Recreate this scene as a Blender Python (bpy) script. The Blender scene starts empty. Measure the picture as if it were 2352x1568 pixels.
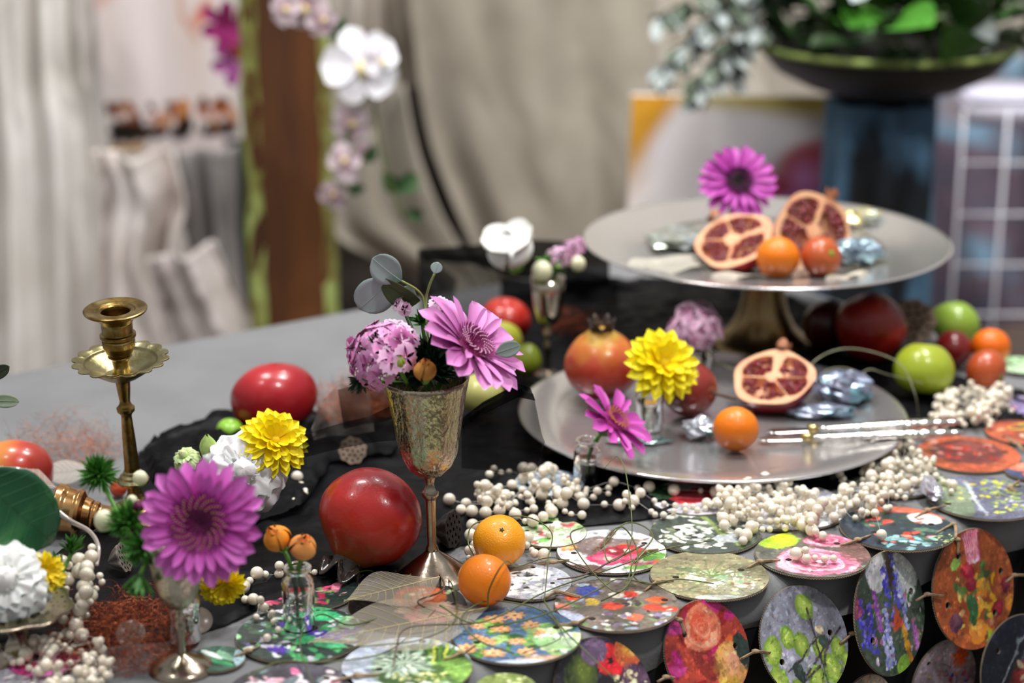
import bpy, bmesh, math, random
import numpy as np
from mathutils import Vector, Matrix, Quaternion, noise
PI = math.pi
R = random.Random(7)
C = bpy.context.scene.collection
# ------------------------------------------------------------------ camera, light, exposure
CAM_H = 1.68; TT = 0.75; PITCH = math.radians(17.5); F = 70.0 / 36.0 * 2352
cd = bpy.data.cameras.new('camera'); cam = bpy.data.objects.new('camera', cd); C.objects.link(cam)
cam.location = (0, 0, CAM_H); cam.rotation_euler = (PI / 2 - PITCH, 0, 0)
cd.lens = 70; cd.sensor_width = 36; cd.clip_start = 0.05; cd.clip_end = 60
cd.dof.use_dof = True; cd.dof.focus_distance = 2.25; cd.dof.aperture_fstop = 2.2
bpy.context.scene.camera = cam
S = bpy.context.scene
S.view_settings.view_transform = 'Standard'; S.view_settings.look = 'None'
S.view_settings.gamma = 1; S.view_settings.exposure = 0.0; S.view_settings.use_curve_mapping = False
S.cycles.max_bounces = 10; S.cycles.transparent_max_bounces = 24; S.cycles.caustics_refractive = False
S.cycles.caustics_reflective = False
w = bpy.data.worlds.new('hall_light'); S.world = w; w.use_nodes = True
wn = w.node_tree.nodes; wl = w.node_tree.links
bg = wn['Background']; bg.inputs[1].default_value = 0.43
tc = wn.new('ShaderNodeTexCoord'); sx = wn.new('ShaderNodeSeparateXYZ'); cr = wn.new('ShaderNodeValToRGB')
wl.new(tc.outputs['Generated'], sx.inputs[0]); wl.new(sx.outputs[2], cr.inputs[0]); wl.new(cr.outputs[0], bg.inputs[0])
cr.color_ramp.elements[0].position = 0.0; cr.color_ramp.elements[0].color = (0.40, 0.38, 0.37, 1)
cr.color_ramp.elements[1].position = 0.45; cr.color_ramp.elements[1].color = (0.95, 0.97, 1.0, 1)
def lamp(name, loc, target, size, power, col=(1, 0.985, 0.97)):
    ld = bpy.data.lights.new(name, 'AREA'); ld.shape = 'DISK'; ld.size = size; ld.energy = power; ld.color = col
    o = bpy.data.objects.new(name, ld); C.objects.link(o); o.location = loc
    o.rotation_euler = (Vector(target) - Vector(loc)).to_track_quat('-Z', 'Y').to_euler(); return o
lamp('ceiling_or_fill_spot', (0.9, 1.1, 3.6), (0.1, 2.4, 0.75), 0.20, 38)
lamp('ceiling_or_fill_spot', (-1.3, 1.6, 3.6), (0.0, 2.4, 0.75), 0.25, 13)
lamp('ceiling_or_fill_spot', (0.6, 4.0, 3.9), (0.4, 2.6, 0.75), 0.25, 16)
lamp('ceiling_or_fill_spot', (-0.8, 3.0, 4.0), (-0.5, 5.2, 0.5), 0.8, 70)
lamp('ceiling_or_fill_spot', (0.9, 3.0, 4.0), (0.8, 5.2, 0.5), 0.8, 95)

def fill_spot(loc, target, cone, power, size=.12):  # added fill lamps for the backdrop, not fittings of the hall
    ld = bpy.data.lights.new('ceiling_or_fill_spot', 'SPOT'); ld.spot_size = math.radians(cone); ld.spot_blend = .6; ld.energy = power; ld.shadow_soft_size = size; ld.color = (1, .98, .965)
    o = bpy.data.objects.new('ceiling_or_fill_spot', ld); C.objects.link(o); o.location = loc; o.rotation_euler = (Vector(target) - Vector(loc)).to_track_quat('-Z', 'Y').to_euler()
fill_spot((1.5, 1.9, 3.5), (.9, 4.4, .55), 40, 120)  # added to brighten the canvas and backdrop on the right
fill_spot((-1.6, 1.9, 3.5), (-1.0, 4.6, .5), 46, 90)  # added to brighten the drapes on the left

# ------------------------------------------------------------------ pixel frame -> world
cp, sp = math.cos(PITCH), math.sin(PITCH)
def ray(px, py):
    u = (px - 1176) / F; v = -(py - 784) / F
    return Vector((u, cp + v * sp, -sp + v * cp))
def P(px, py, z=TT):
    d = ray(px, py); t = (z - CAM_H) / d.z; return Vector((0, 0, CAM_H)) + d * t
def D(px, py, Y):
    d = ray(px, py); return Vector((0, 0, CAM_H)) + d * (Y / d.y)
def depth(p): return p[1] * cp + (CAM_H - p[2]) * sp
def ms(p): return depth(p) / F               # metres per pixel there
def ball(px, py, rpx, z0=TT):                # sphere seen at that pixel resting on z0
    r = 0.03
    for _ in range(6):
        p = P(px, py, z0 + r); r = rpx * ms(p)
    return p, r
# ------------------------------------------------------------------ materials
def lin(h):
    if isinstance(h, (tuple, list)): return tuple(h)[:3]
    h = h.lstrip('#'); c = [int(h[i:i + 2], 16) / 255 for i in (0, 2, 4)]
    return tuple(x / 12.92 if x <= 0.04045 else ((x + 0.055) / 1.055) ** 2.4 for x in c)
MATS = {}
def M(name, c, c2=None, sc=12, rough=0.5, metal=0, bump=0, bsc=60, coat=0, trans=0, ior=1.45, alpha=1, sss=0,
      ramp=None, src='noise', rng=(0, 1), mix=0.0, stretch=None, sheen=0, bvor=False, spec=0.5, film=0, attr=None):
    if name in MATS: return MATS[name]
    m = bpy.data.materials.new(name); m.use_nodes = True; MATS[name] = m
    n = m.node_tree.nodes; l = m.node_tree.links; b = n['Principled BSDF']
    b.inputs['Roughness'].default_value = rough; b.inputs['Metallic'].default_value = metal
    b.inputs['Coat Weight'].default_value = coat; b.inputs['Transmission Weight'].default_value = trans
    b.inputs['IOR'].default_value = ior; b.inputs['Alpha'].default_value = alpha
    b.inputs['Specular IOR Level'].default_value = spec
    if sss: b.inputs['Subsurface Weight'].default_value = sss; b.inputs['Subsurface Scale'].default_value = 0.01
    if sheen: b.inputs['Sheen Weight'].default_value = sheen
    if film: b.inputs['Thin Film Thickness'].default_value = film; b.inputs['Thin Film IOR'].default_value = 1.6
    b.inputs['Base Color'].default_value = (*lin(c), 1)
    tcn = n.new('ShaderNodeTexCoord'); co = tcn.outputs['Object']
    if stretch:
        mp = n.new('ShaderNodeMapping'); mp.inputs['Scale'].default_value = stretch; l.new(co, mp.inputs[0]); co = mp.outputs[0]
    if attr:
        a = n.new('ShaderNodeAttribute'); a.attribute_name = attr; l.new(a.outputs['Color'], b.inputs['Base Color'])
    elif c2 or ramp:
        nz = n.new('ShaderNodeTexNoise'); nz.inputs['Scale'].default_value = sc; nz.inputs['Detail'].default_value = 4
        l.new(co, nz.inputs['Vector'])
        rp = n.new('ShaderNodeValToRGB'); st = ramp or [(0.35, c), (0.65, c2)]
        while len(rp.color_ramp.elements) < len(st): rp.color_ramp.elements.new(0.5)
        for e, (p_, c_) in zip(rp.color_ramp.elements, st): e.position = p_; e.color = (*lin(c_), 1)
        if src == 'noise': l.new(nz.outputs['Fac'], rp.inputs[0])
        elif src == 'vor':
            vo = n.new('ShaderNodeTexVoronoi'); vo.inputs['Scale'].default_value = sc; l.new(co, vo.inputs['Vector'])
            l.new(vo.outputs['Distance'], rp.inputs[0])
        else:
            if src == 'rad':
                ln = n.new('ShaderNodeVectorMath'); ln.operation = 'LENGTH'; l.new(tcn.outputs['Object'], ln.inputs[0]); val = ln.outputs['Value']
            else:
                s_ = n.new('ShaderNodeSeparateXYZ'); l.new(tcn.outputs['Object'], s_.inputs[0]); val = s_.outputs['xyz'.index(src)]
            mr = n.new('ShaderNodeMapRange'); mr.inputs[1].default_value = rng[0]; mr.inputs[2].default_value = rng[1]
            l.new(val, mr.inputs[0])
            ma = n.new('ShaderNodeMath'); ma.operation = 'MULTIPLY_ADD'; ma.inputs[1].default_value = mix; l.new(nz.outputs['Fac'], ma.inputs[0])
            sb = n.new('ShaderNodeMath'); sb.operation = 'SUBTRACT'; sb.inputs[1].default_value = mix * 0.5
            l.new(mr.outputs[0], sb.inputs[0]); l.new(sb.outputs[0], ma.inputs[2]); l.new(ma.outputs[0], rp.inputs[0])
        l.new(rp.outputs[0], b.inputs['Base Color'])
    if bump:
        if bvor:
            bz = n.new('ShaderNodeTexVoronoi'); bz.inputs['Scale'].default_value = bsc; ho = bz.outputs['Distance']
        else:
            bz = n.new('ShaderNodeTexNoise'); bz.inputs['Scale'].default_value = bsc; bz.inputs['Detail'].default_value = 3; ho = bz.outputs['Fac']
        l.new(co, bz.inputs['Vector']); bm_ = n.new('ShaderNodeBump'); bm_.inputs['Strength'].default_value = bump
        bm_.inputs['Distance'].default_value = 0.002; l.new(ho, bm_.inputs['Height']); l.new(bm_.outputs[0], b.inputs['Normal'])
    return m
# ------------------------------------------------------------------ geometry: a geo is (verts, faces)
def join(*gs):
    V, Fc = [], []
    for v, f in gs:
        o = len(V); V.extend(v); Fc.extend([tuple(i + o for i in q) for q in f])
    return V, Fc
def xf(g, m): return [m @ Vector(v) for v in g[0]], g[1]
def off(g, d): d = Vector(d); return [Vector(v) + d for v in g[0]], g[1]
def grid(nu, nv, fn, cu=False, cv=False):
    V = [Vector(fn(i / nu, j / nv)) for i in range(nu if cu else nu + 1) for j in range(nv if cv else nv + 1)]
    nj = nv if cv else nv + 1; ni = nu if cu else nu + 1; Fc = []
    for i in range(nu):
        for j in range(nv):
            a, b_ = i % ni, (i + 1) % ni; c_, d_ = j % nj, (j + 1) % nj
            Fc.append((a * nj + c_, b_ * nj + c_, b_ * nj + d_, a * nj + d_))
    return V, Fc
def lathe(prof, n=40, mod=None):
    def fn(u, v):
        i = int(round(u * (len(prof) - 1))); r, z = prof[i]; a = v * 2 * PI
        if mod: r, z = mod(r, z, a)
        return (r * math.cos(a), r * math.sin(a), z)
    g = grid(len(prof) - 1, n, fn, cv=True); V, Fc = list(g[0]), list(g[1])
    for k, rev in ((0, False), (len(prof) - 1, True)):
        if prof[k][0] > 1e-5 and getattr(lathe, 'cap', False):
            Fc.append(tuple(k * n + j for j in range(n)))
    return V, Fc
def crisp(prof, k=.14):
    out = [prof[0]]
    for a, b_, c_ in zip(prof[:-2], prof[1:-1], prof[2:]):
        for q, w_ in ((a, k), (c_, k)):
            if q is a: out.append((b_[0] + (a[0] - b_[0]) * w_, b_[1] + (a[1] - b_[1]) * w_))
            else: out.append(tuple(b_)); out.append((b_[0] + (c_[0] - b_[0]) * w_, b_[1] + (c_[1] - b_[1]) * w_))
    out.append(prof[-1]); return out
def sphere(r, n=24, m=14, d=None):
    def fn(u, v):
        t = u * PI; a = v * 2 * PI
        p = Vector((math.sin(t) * math.cos(a), math.sin(t) * math.sin(a), math.cos(t)))
        return d(p) * r if d else p * r
    return grid(m, n, fn, cv=True)
def smooth_path(pts, k=6):
    pts = [Vector(p) for p in pts]
    if len(pts) < 3: return [pts[0].lerp(pts[-1], i / k) for i in range(k + 1)]
    out = []
    q = [2 * pts[0] - pts[1]] + pts + [2 * pts[-1] - pts[-2]]
    for i in range(1, len(q) - 2):
        a, b_, c_, d_ = q[i - 1:i + 3]
        for s in range(k):
            t = s / k
            out.append(0.5 * (2 * b_ + (c_ - a) * t + (2 * a - 5 * b_ + 4 * c_ - d_) * t * t + (3 * b_ - a - 3 * c_ + d_) * t ** 3))
    out.append(pts[-1]); return out
def tube(pts, r, n=6, r2=None, k=0, cap=True):
    if k: pts = smooth_path(pts, k)
    pts = [Vector(p) for p in pts]; L = len(pts); V = []; Fc = []
    t0 = (pts[1] - pts[0]).normalized(); up = Vector((0, 0, 1)) if abs(t0.z) < 0.9 else Vector((1, 0, 0))
    nx = t0.cross(up).normalized()
    for i, p in enumerate(pts):
        t = (pts[min(i + 1, L - 1)] - pts[max(i - 1, 0)]).normalized()
        nx = (nx - t * nx.dot(t));  nx = nx.normalized() if nx.length > 1e-6 else t.orthogonal().normalized()
        ny = t.cross(nx); f = i / (L - 1)
        rr = r(f) if callable(r) else (r if r2 is None else r + (r2 - r) * f)
        for j in range(n):
            a = 2 * PI * j / n; V.append(p + nx * math.cos(a) * rr + ny * math.sin(a) * rr)
    for i in range(L - 1):
        for j in range(n):
            k2 = (j + 1) % n; Fc.append((i * n + j, i * n + k2, (i + 1) * n + k2, (i + 1) * n + j))
    if cap: Fc.append(tuple(range(n))[::-1]); Fc.append(tuple((L - 1) * n + j for j in range(n)))
    return V, Fc
def petal(L, W, x0=0.0, rise=0.0, bend=0.0, cup=0.0, nu=7, nv=4, tip=0.8, notch=0.0, fringe=0.0, fat=0.62):
    """blade along +x; fat = where it is widest; rise/bend linear and squared lift; cup lifts the sides"""
    def fn(u, v):
        s = v * 2 - 1
        wd = (math.sin(min(1, u / fat) * PI / 2) ** 0.8) if u < fat else (1 - ((u - fat) / (1 - fat)) ** (2.2 * tip + 0.6)) ** 0.6 if u < 1 else 0
        wd = max(wd, 0.06)
        x = x0 + L * u
        if u > 0.9: x += -notch * L * (1 - abs(s)) + (fringe * L * (1 if int(round(v * nv)) % 2 else -1))
        return (x, W * wd * s, rise * L * u + bend * L * u * u + cup * W * s * s * wd)
    return grid(nu, nv, fn)
def box(sx, sy, sz, bev=0):
    bm = bmesh.new(); bmesh.ops.create_cube(bm, size=1)
    for v in bm.verts: v.co = Vector((v.co.x * sx, v.co.y * sy, v.co.z * sz))
    if bev: bmesh.ops.bevel(bm, geom=bm.edges[:], offset=bev, segments=2, affect='EDGES')
    g = ([v.co.copy() for v in bm.verts], [tuple(v.index for v in f.verts) for f in bm.faces]); bm.free(); return g
# ------------------------------------------------------------------ objects
def mk(name, g, mat, parent=None, loc=None, smooth=True, mesh=None):
    if mesh is None:
        mesh = bpy.data.meshes.new(name); mesh.from_pydata([tuple(v) for v in g[0]], [], g[1])
        if smooth: mesh.polygons.foreach_set('use_smooth', [True] * len(mesh.polygons))
        if mat: mesh.materials.append(mat)
        mesh.update()
    o = bpy.data.objects.new(name, mesh); C.objects.link(o)
    if parent: o.parent = parent
    if loc is not None: o.location = loc
    return o
def tag(o, label=None, cat=None, group=None, kind=None):
    if label: o['label'] = label
    if cat: o['category'] = cat
    if group: o['group'] = group
    if kind: o['kind'] = kind
    return o
def thing(name, loc, label, cat, group=None, rot=None):
    o = bpy.data.objects.new(name, None); C.objects.link(o); o.location = loc; o.empty_display_size = 0.02
    if rot is not None:
        if isinstance(rot, Quaternion): o.rotation_mode = 'QUATERNION'; o.rotation_quaternion = rot
        else: o.rotation_euler = rot
    return tag(o, label, cat, group)
def aim(d, roll=0.0):
    q = Vector((0, 0, 1)).rotation_difference(Vector(d).normalized())
    return q @ Quaternion((0, 0, 1), roll)
def inst(name, src, parent, mat4=None):
    o = bpy.data.objects.new(name, src.data if hasattr(src, 'data') else src); C.objects.link(o); o.parent = parent
    if mat4 is not None: o.matrix_local = mat4
    return o
def mesh_of(name, g, mat, smooth=True):
    me = bpy.data.meshes.new(name); me.from_pydata([tuple(v) for v in g[0]], [], g[1])
    if smooth: me.polygons.foreach_set('use_smooth', [True] * len(me.polygons))
    me.materials.append(mat); return me
def prof(cx, Y, lst):
    """silhouette read as (radius px, axis row px) -> (radius m, z m)"""
    out = []
    for r, y in lst:
        p = D(cx, y, Y); out.append((r * ms(p), p.z))
    return out
def fbm(x, y, z=0.0, o=4): return noise.fractal(Vector((x, y, z)), 1.0, 2.0, o)
def inpoly(x, y, poly):
    c = False; j = len(poly) - 1
    for i in range(len(poly)):
        xi, yi = poly[i]; xj, yj = poly[j]
        if (yi > y) != (yj > y) and x < (xj - xi) * (y - yi) / (yj - yi) + xi: c = not c
        j = i
    return c
# ================================================================== the setting
m_cloth = M('grey tablecloth', '#717172', '#7a7a7b', sc=9, rough=0.85, bump=0.35, bsc=220, sheen=0.1)
m_black = M('black cloth', '#08080a', '#121216', sc=20, rough=0.8, bump=0.3, bsc=200)
m_wall = M('hall wall', '#bdb4a6', '#c9c0b2', sc=2, rough=0.9)
m_floor = M('hall floor', '#5a4d44', '#6b5c50', sc=4, rough=0.6)
fl = mk('floor', ([(-4, -0.5, 0), (4, -0.5, 0), (4, 6.6, 0), (-4, 6.6, 0)], [(0, 1, 2, 3)]), m_floor); tag(fl, kind='structure')
wb = mk('wall_back', off(box(8, 0.1, 3.2), (0, 6.6, 1.6)), m_wall, smooth=False); tag(wb, kind='structure')
# table: local x runs along its long side, y across
TA = math.radians(34.5); ex = Vector((math.cos(TA), math.sin(TA), 0)); ey = Vector((-math.sin(TA), math.cos(TA), 0))
NEAR = 1.515; FAR = 2.745; KR = Vector((0.30, 3.52, 0)).dot(ex) + 0.03; KL = KR - 2.6
tb = thing('display_table', (0, 0, 0), 'large table under a smooth grey cloth that carries the whole display', 'table')
def tl(a, b_, z): return ex * a + ey * b_ + Vector((0, 0, z))
top = [tl(KL + .05, NEAR + .06, TT - .06), tl(KR - .05, NEAR + .06, TT - .06), tl(KR - .05, FAR - .05, TT - .06), tl(KL + .05, FAR - .05, TT - .06)]
mk('table_top', (top + [p + Vector((0, 0, .04)) for p in top], [(3, 2, 1, 0), (4, 5, 6, 7), (0, 1, 5, 4), (1, 2, 6, 5), (2, 3, 7, 6), (3, 0, 4, 7)]), M('board', '#8a6a4a', rough=.6), tb, smooth=False)
for a in (KL + .15, KR - .15):
    for b_ in (NEAR + .17, FAR - .15):
        mk('leg', off(lathe([(.02, 0), (.022, .3), (.026, TT - .06)], 12), tl(a, b_, 0)), M('leg metal', '#555555', rough=.4, metal=.8), tb)
def cloth_top(name, mat, rad, drop, grow, parent=None, zoff=0.0, skirt=False):
    """flat top, rounded edge of radius rad, fall of length drop, on a rounded rectangle"""
    x0, x1, y0, y1 = KL - grow, KR + grow, NEAR - grow, FAR + grow
    cx, cy = (x0 + x1) / 2, (y0 + y1) / 2; hx, hy = (x1 - x0) / 2, (y1 - y0) / 2; rc = 0.07
    per = []
    for qx, qy, a0 in ((1, 1, 0), (-1, 1, 90), (-1, -1, 180), (1, -1, 270)):
        for k in range(9):
            a = math.radians(a0 + k * 11.25); per.append((qx * (hx - rc) + rc * math.cos(a), qy * (hy - rc) + rc * math.sin(a), math.cos(a), math.sin(a)))
    dense = []
    for i in range(len(per)):
        a, b2 = per[i], per[(i + 1) % len(per)]; L = math.hypot(a[0] - b2[0], a[1] - b2[1]); k = max(1, int(L / 0.02))
        for s in range(k):
            t = s / k; dense.append(tuple(a[j] + (b2[j] - a[j]) * t for j in range(4)))
    n = len(dense); V = []; Fc = []; levels = []
    for q in range(6): th = q / 5 * PI / 2; levels.append((rad * (math.sin(th) - 1), -rad * (1 - math.cos(th)), 0))
    for q in range(1, 9): levels.append((0, -rad - drop * q / 8, q / 8))
    for (o_, dz, f) in levels:
        for i, (x, y, nx, ny) in enumerate(dense):
            wv = f * 0.012 * (math.sin(i * 0.33) + 0.6 * math.sin(i * 0.13 + 1))
            V.append(tl(cx + x + nx * (o_ + wv), cy + y + ny * (o_ + wv), TT + dz + zoff))
    for q in range(len(levels) - 1):
        for i in range(n):
            j = (i + 1) % n; Fc.append((q * n + i, (q + 1) * n + i, (q + 1) * n + j, q * n + j))
    if not skirt: Fc.append(tuple(range(n)))
    return mk(name, (V, Fc), mat, parent)
gc = cloth_top('grey_tablecloth', m_cloth, 0.035, 0.02, 0.0); tag(gc, 'smooth grey cloth covering the table top and its rounded edge', 'tablecloth')
bc = cloth_top('black_tablecloth', m_black, 0.03, 0.62, -0.004, zoff=-0.022, skirt=True); tag(bc, 'black cloth hanging below the grey cloth down the table front', 'tablecloth')

# ------------------------------------------------------------------ backdrop, far behind the table
def patch(name, left, right, Y, folds, amp, mat, label, cat='drape', nu=60, nv=26, ph=0.0, slope=0.0, group=None):
    def at(pl, t):
        t *= len(pl) - 1; i = min(int(t), len(pl) - 2); f = t - i
        return (pl[i][0] + (pl[i + 1][0] - pl[i][0]) * f, pl[i][1] + (pl[i + 1][1] - pl[i][1]) * f)
    L2 = [tuple(p) for p in smooth_path([(x, y, 0) for x, y in left], 6)]; R2 = [tuple(p) for p in smooth_path([(x, y, 0) for x, y in right], 6)]
    def fn(u, v):
        a, b_ = at(L2, v), at(R2, v); px, py = a[0] + (b_[0] - a[0]) * u, a[1] + (b_[1] - a[1]) * u
        d = D(px, py, Y + slope * v)
        wv = amp * (math.sin(u * folds * 2 * PI + ph + 1.2 * v) + 0.5 * math.sin(u * folds * 3.7 * PI + 2 + ph - v * 2) + 0.5 * fbm(u * 4, v * 3, ph))
        d.y += wv; return d
    g = grid(nu, nv, fn); o = mk(name, g, mat); md = o.modifiers.new('thick', 'SOLIDIFY'); md.thickness = 0.004
    return tag(o, label, cat, group)
m_beige = M('beige linen', '#958d7e', '#a0988a', sc=5, rough=.9, bump=.2, bsc=120)
m_white = M('sheer white fabric', '#d2cdc6', '#e2deda', sc=6, rough=.9)
m_pinkw = M('pale blush fabric', '#cfc4bd', '#e2dad6', sc=5, rough=.9)
m_greyf = M('grey fabric', '#8f8a88', '#a59f9c', sc=5, rough=.9)
m_dark = M('dark brown gap shade', '#2b2420', '#3a322c', sc=6, rough=.9)  # dark colour standing in for the shade between the drapes
patch('beige_drape', [(935, -60), (950, 120), (985, 330), (1060, 520), (1150, 720)], [(1500, -60), (1500, 150), (1500, 300), (1495, 500), (1490, 760)], 4.9, 1.6, .03, m_beige, 'broad beige linen drape hanging in the middle of the background')
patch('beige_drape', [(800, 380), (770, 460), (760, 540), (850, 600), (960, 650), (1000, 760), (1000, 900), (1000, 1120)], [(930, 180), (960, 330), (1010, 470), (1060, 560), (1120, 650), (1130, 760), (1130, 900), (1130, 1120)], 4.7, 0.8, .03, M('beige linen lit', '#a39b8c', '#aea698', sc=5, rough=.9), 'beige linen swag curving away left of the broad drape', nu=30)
patch('beige_drape', [(880, -60), (880, 60), (905, 160), (930, 260), (950, 340)], [(975, -60), (970, 100), (985, 230), (1010, 330), (1040, 420)], 5.05, 1.2, .03, M('taupe linen', '#6f6558', '#8d8375', sc=5, rough=.9), 'taupe fold of drape behind the orchid spray', nu=24)
patch('beige_drape', [(740, -60), (735, 200), (730, 600), (730, 900)], [(960, -60), (960, 200), (1010, 600), (1050, 900)], 5.35, 2, .04, M('stone linen', '#a89f94', '#b9b0a4', sc=5, rough=.9), 'stone coloured drape behind the orchid spray and post', nu=24)
patch('dark_gap_sheet', [(740, 520), (740, 600), (740, 700), (740, 800)], [(1140, 500), (1140, 600), (1140, 700), (1140, 800)], 5.15, 1.5, .03, m_dark, 'dark brown gap shade low behind the beige swag', nu=24)  # dark sheet put in as the shaded gap under the swag
patch('dark_gap_sheet', [(925, 200), (940, 330), (990, 470), (1040, 600)], [(1000, 200), (1020, 330), (1080, 470), (1140, 600)], 5.0, .6, .01, m_dark, 'dark brown gap shade showing in the slit beside the broad beige drape', nu=10)  # the dark slit between two drapes, put in as a brown sheet
patch('white_curtain', [(-120, -60), (-120, 200), (-120, 500), (-120, 1000)], [(190, -60), (200, 150), (235, 330), (260, 1000)], 4.5, 3.5, .035, m_white, 'sheer white curtain hanging at the left edge', nu=60)
patch('blush_drape', [(205, 352), (225, 450), (215, 650), (200, 1000)], [(400, 350), (430, 480), (400, 620), (560, 1000)], 4.35, 1.4, .05, m_pinkw, 'crumpled blush white fabric hanging under the pink picture')
patch('blush_drape', [(330, 600), (360, 700), (380, 800), (380, 1000)], [(490, 560), (540, 680), (590, 800), (600, 1000)], 4.16, 1.2, .04, M('blush grey fabric', '#b5aaa6', '#cfc7c4', sc=5, rough=.9), 'lower blush grey bunch of fabric left of the wooden post')
patch('grey_drape', [(370, 348), (400, 450), (430, 600), (480, 850), (480, 1130)], [(540, 340), (540, 450), (545, 600), (570, 850), (580, 1130)], 4.5, 2.2, .03, m_greyf, 'grey pleated fabric between the blush drape and the wooden post', nu=40)
patch('dark_gap_sheet', [(515, 320), (520, 450), (520, 700), (530, 1120)], [(600, 320), (600, 450), (600, 700), (600, 1120)], 4.62, .8, .01, M('dark green gap shade', '#141c14', '#1d261c', rough=.9), 'dark green gap shade just left of the wooden post', nu=10)  # black gap beside the post, its shade put in as a dark sheet
patch('pale_drape', [(180, -60), (180, 100), (180, 330), (180, 700)], [(620, -60), (620, 100), (620, 330), (620, 700)], 5.5, 3, .04, M('pale stone fabric', '#bcb4ae', '#cbc4be', sc=5, rough=.9), 'pale stone drape behind the pink picture board')
patch('beige_drape', [(1440, -60), (1440, 200), (1440, 400), (1440, 760)], [(1760, -60), (1760, 200), (1760, 400), (1760, 760)], 5.6, 3, .03, M('cream drape', '#c0b7a8', '#cfc7ba', sc=5, rough=.9), 'cream curtain behind the yellow and pink canvas')
# blue and plum drapes behind the wire grid on the right
patch('blue_drape', [(1900, 120), (1900, 400), (1920, 700), (1950, 1000)], [(2500, 120), (2500, 400), (2500, 600), (2500, 1000)], 5.5, 2.6, .05, M('blue plum drape', '#5f7f98', ramp=[(.3, '#3f4658'), (.45, '#6c5a66'), (.55, '#7ba0b8'), (.7, '#a08f92')], sc=2.6, rough=.8), 'blotchy blue and plum drape behind the white wire grid')

def paper(Cn, R_, name, parent, mat, holes=(), N=130, round_=True, z=0.0, aspect=1.0):
    """flat printed sheet: colours of the canvas carried on a fine grid"""
    n = Cn.shape[0]
    if round_:
        xs = np.linspace(-1, 1, N + 1); X, Y = np.meshgrid(xs, xs, indexing='ij')
        q = np.hypot(X, Y); keepv = q <= 1.0
        m_ = (q > 1.0 - 2.2 / N) & (q < 1 + 3.0 / N)            # pull the border vertices onto the circle
        X = np.where(m_, X / np.maximum(q, 1e-6), X); Y = np.where(m_, Y / np.maximum(q, 1e-6), Y)
        ok = (q < 1 + 3.0 / N)
        for hx, hy, hr in holes:
            d = np.hypot(X - hx, Y - hy); nb = (d < hr + 1.6 / N) & (d > hr - 1.8 / N)
            X = np.where(nb, hx + (X - hx) / np.maximum(d, 1e-6) * hr, X); Y = np.where(nb, hy + (Y - hy) / np.maximum(d, 1e-6) * hr, Y)
            ok &= ~(d < hr - 1.8 / N)
    else:
        xs = np.linspace(-1, 1, N + 1); X, Y = np.meshgrid(xs, xs, indexing='ij'); ok = np.ones_like(X, bool)
    idx = np.arange((N + 1) ** 2).reshape(N + 1, N + 1)
    quad = np.stack([idx[:-1, :-1], idx[1:, :-1], idx[1:, 1:], idx[:-1, 1:]], -1).reshape(-1, 4)
    okc = ok[:-1, :-1] & ok[1:, :-1] & ok[1:, 1:] & ok[:-1, 1:]; quad = quad[okc.reshape(-1)]
    used = np.unique(quad); remap = -np.ones(idx.size, int); remap[used] = np.arange(len(used)); quad = remap[quad]
    Xf, Yf = X.reshape(-1)[used], Y.reshape(-1)[used]
    co = np.stack([Xf * R_, Yf * R_ * aspect, np.full(len(used), z)], 1).astype(np.float32)
    me = bpy.data.meshes.new(name); me.vertices.add(len(co)); me.vertices.foreach_set('co', co.reshape(-1))
    me.loops.add(quad.size); me.loops.foreach_set('vertex_index', quad.reshape(-1).astype(np.int32))
    me.polygons.add(len(quad)); me.polygons.foreach_set('loop_start', np.arange(0, quad.size, 4, dtype=np.int32))
    me.update(calc_edges=True)
    ci = np.clip(((Xf + 1) / 2 * (n - 1)).round().astype(int), 0, n - 1); cj = np.clip(((Yf + 1) / 2 * (n - 1)).round().astype(int), 0, n - 1)
    col = np.clip(Cn[ci, cj], 0, 1); ca = me.color_attributes.new('ink', 'FLOAT_COLOR', 'POINT')
    ca.data.foreach_set('color', np.concatenate([col, np.ones((len(col), 1))], 1).astype(np.float32).reshape(-1))
    me.materials.append(mat); o = bpy.data.objects.new(name, me); C.objects.link(o)
    if parent: o.parent = parent
    return o
m_print = M('glossy print', '#ffffff', rough=.32, attr='ink', coat=.15)
# canvas painting ---------------------------------------------------------------
NC = 180
_x = np.linspace(-1, 1, NC); CX, CY = np.meshgrid(_x, _x, indexing='ij')
def canvas(c, c2=None, seed=0, sc=3.0):
    a = np.array(lin(c)); A = np.ones((NC, NC, 3)) * a
    if c2:
        rg = np.random.RandomState(seed); f = np.zeros((NC, NC))
        for k in range(5):
            an = rg.rand() * 6.28; fr = sc * (1 + k * .8); f += np.sin((CX * math.cos(an) + CY * math.sin(an)) * fr + rg.rand() * 6) / (1 + k * .5)
        f = np.clip(f * .35 + .5, 0, 1)[..., None]; A = A * (1 - f) + np.array(lin(c2)) * f
    return A
def blend(A, m_, c, op=1.0):
    m_ = np.clip(m_, 0, 1)[..., None] * op; A[:] = A * (1 - m_) + np.array(lin(c)) * m_
def ell(A, x, y, rx, ry, a, c, op=1.0, soft=.12, c2=None):
    dx, dy = CX - x, CY - y; ca, sa = math.cos(a), math.sin(a)
    u = (dx * ca + dy * sa) / rx; v = (-dx * sa + dy * ca) / ry; q = np.hypot(u, v); k = np.clip((1 - q) / soft, 0, 1)
    blend(A, k, c, op)
    if c2: blend(A, np.clip((0.75 - np.hypot(u - .15, v - .25)) / .6, 0, 1), c2, .8 * op)
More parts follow.
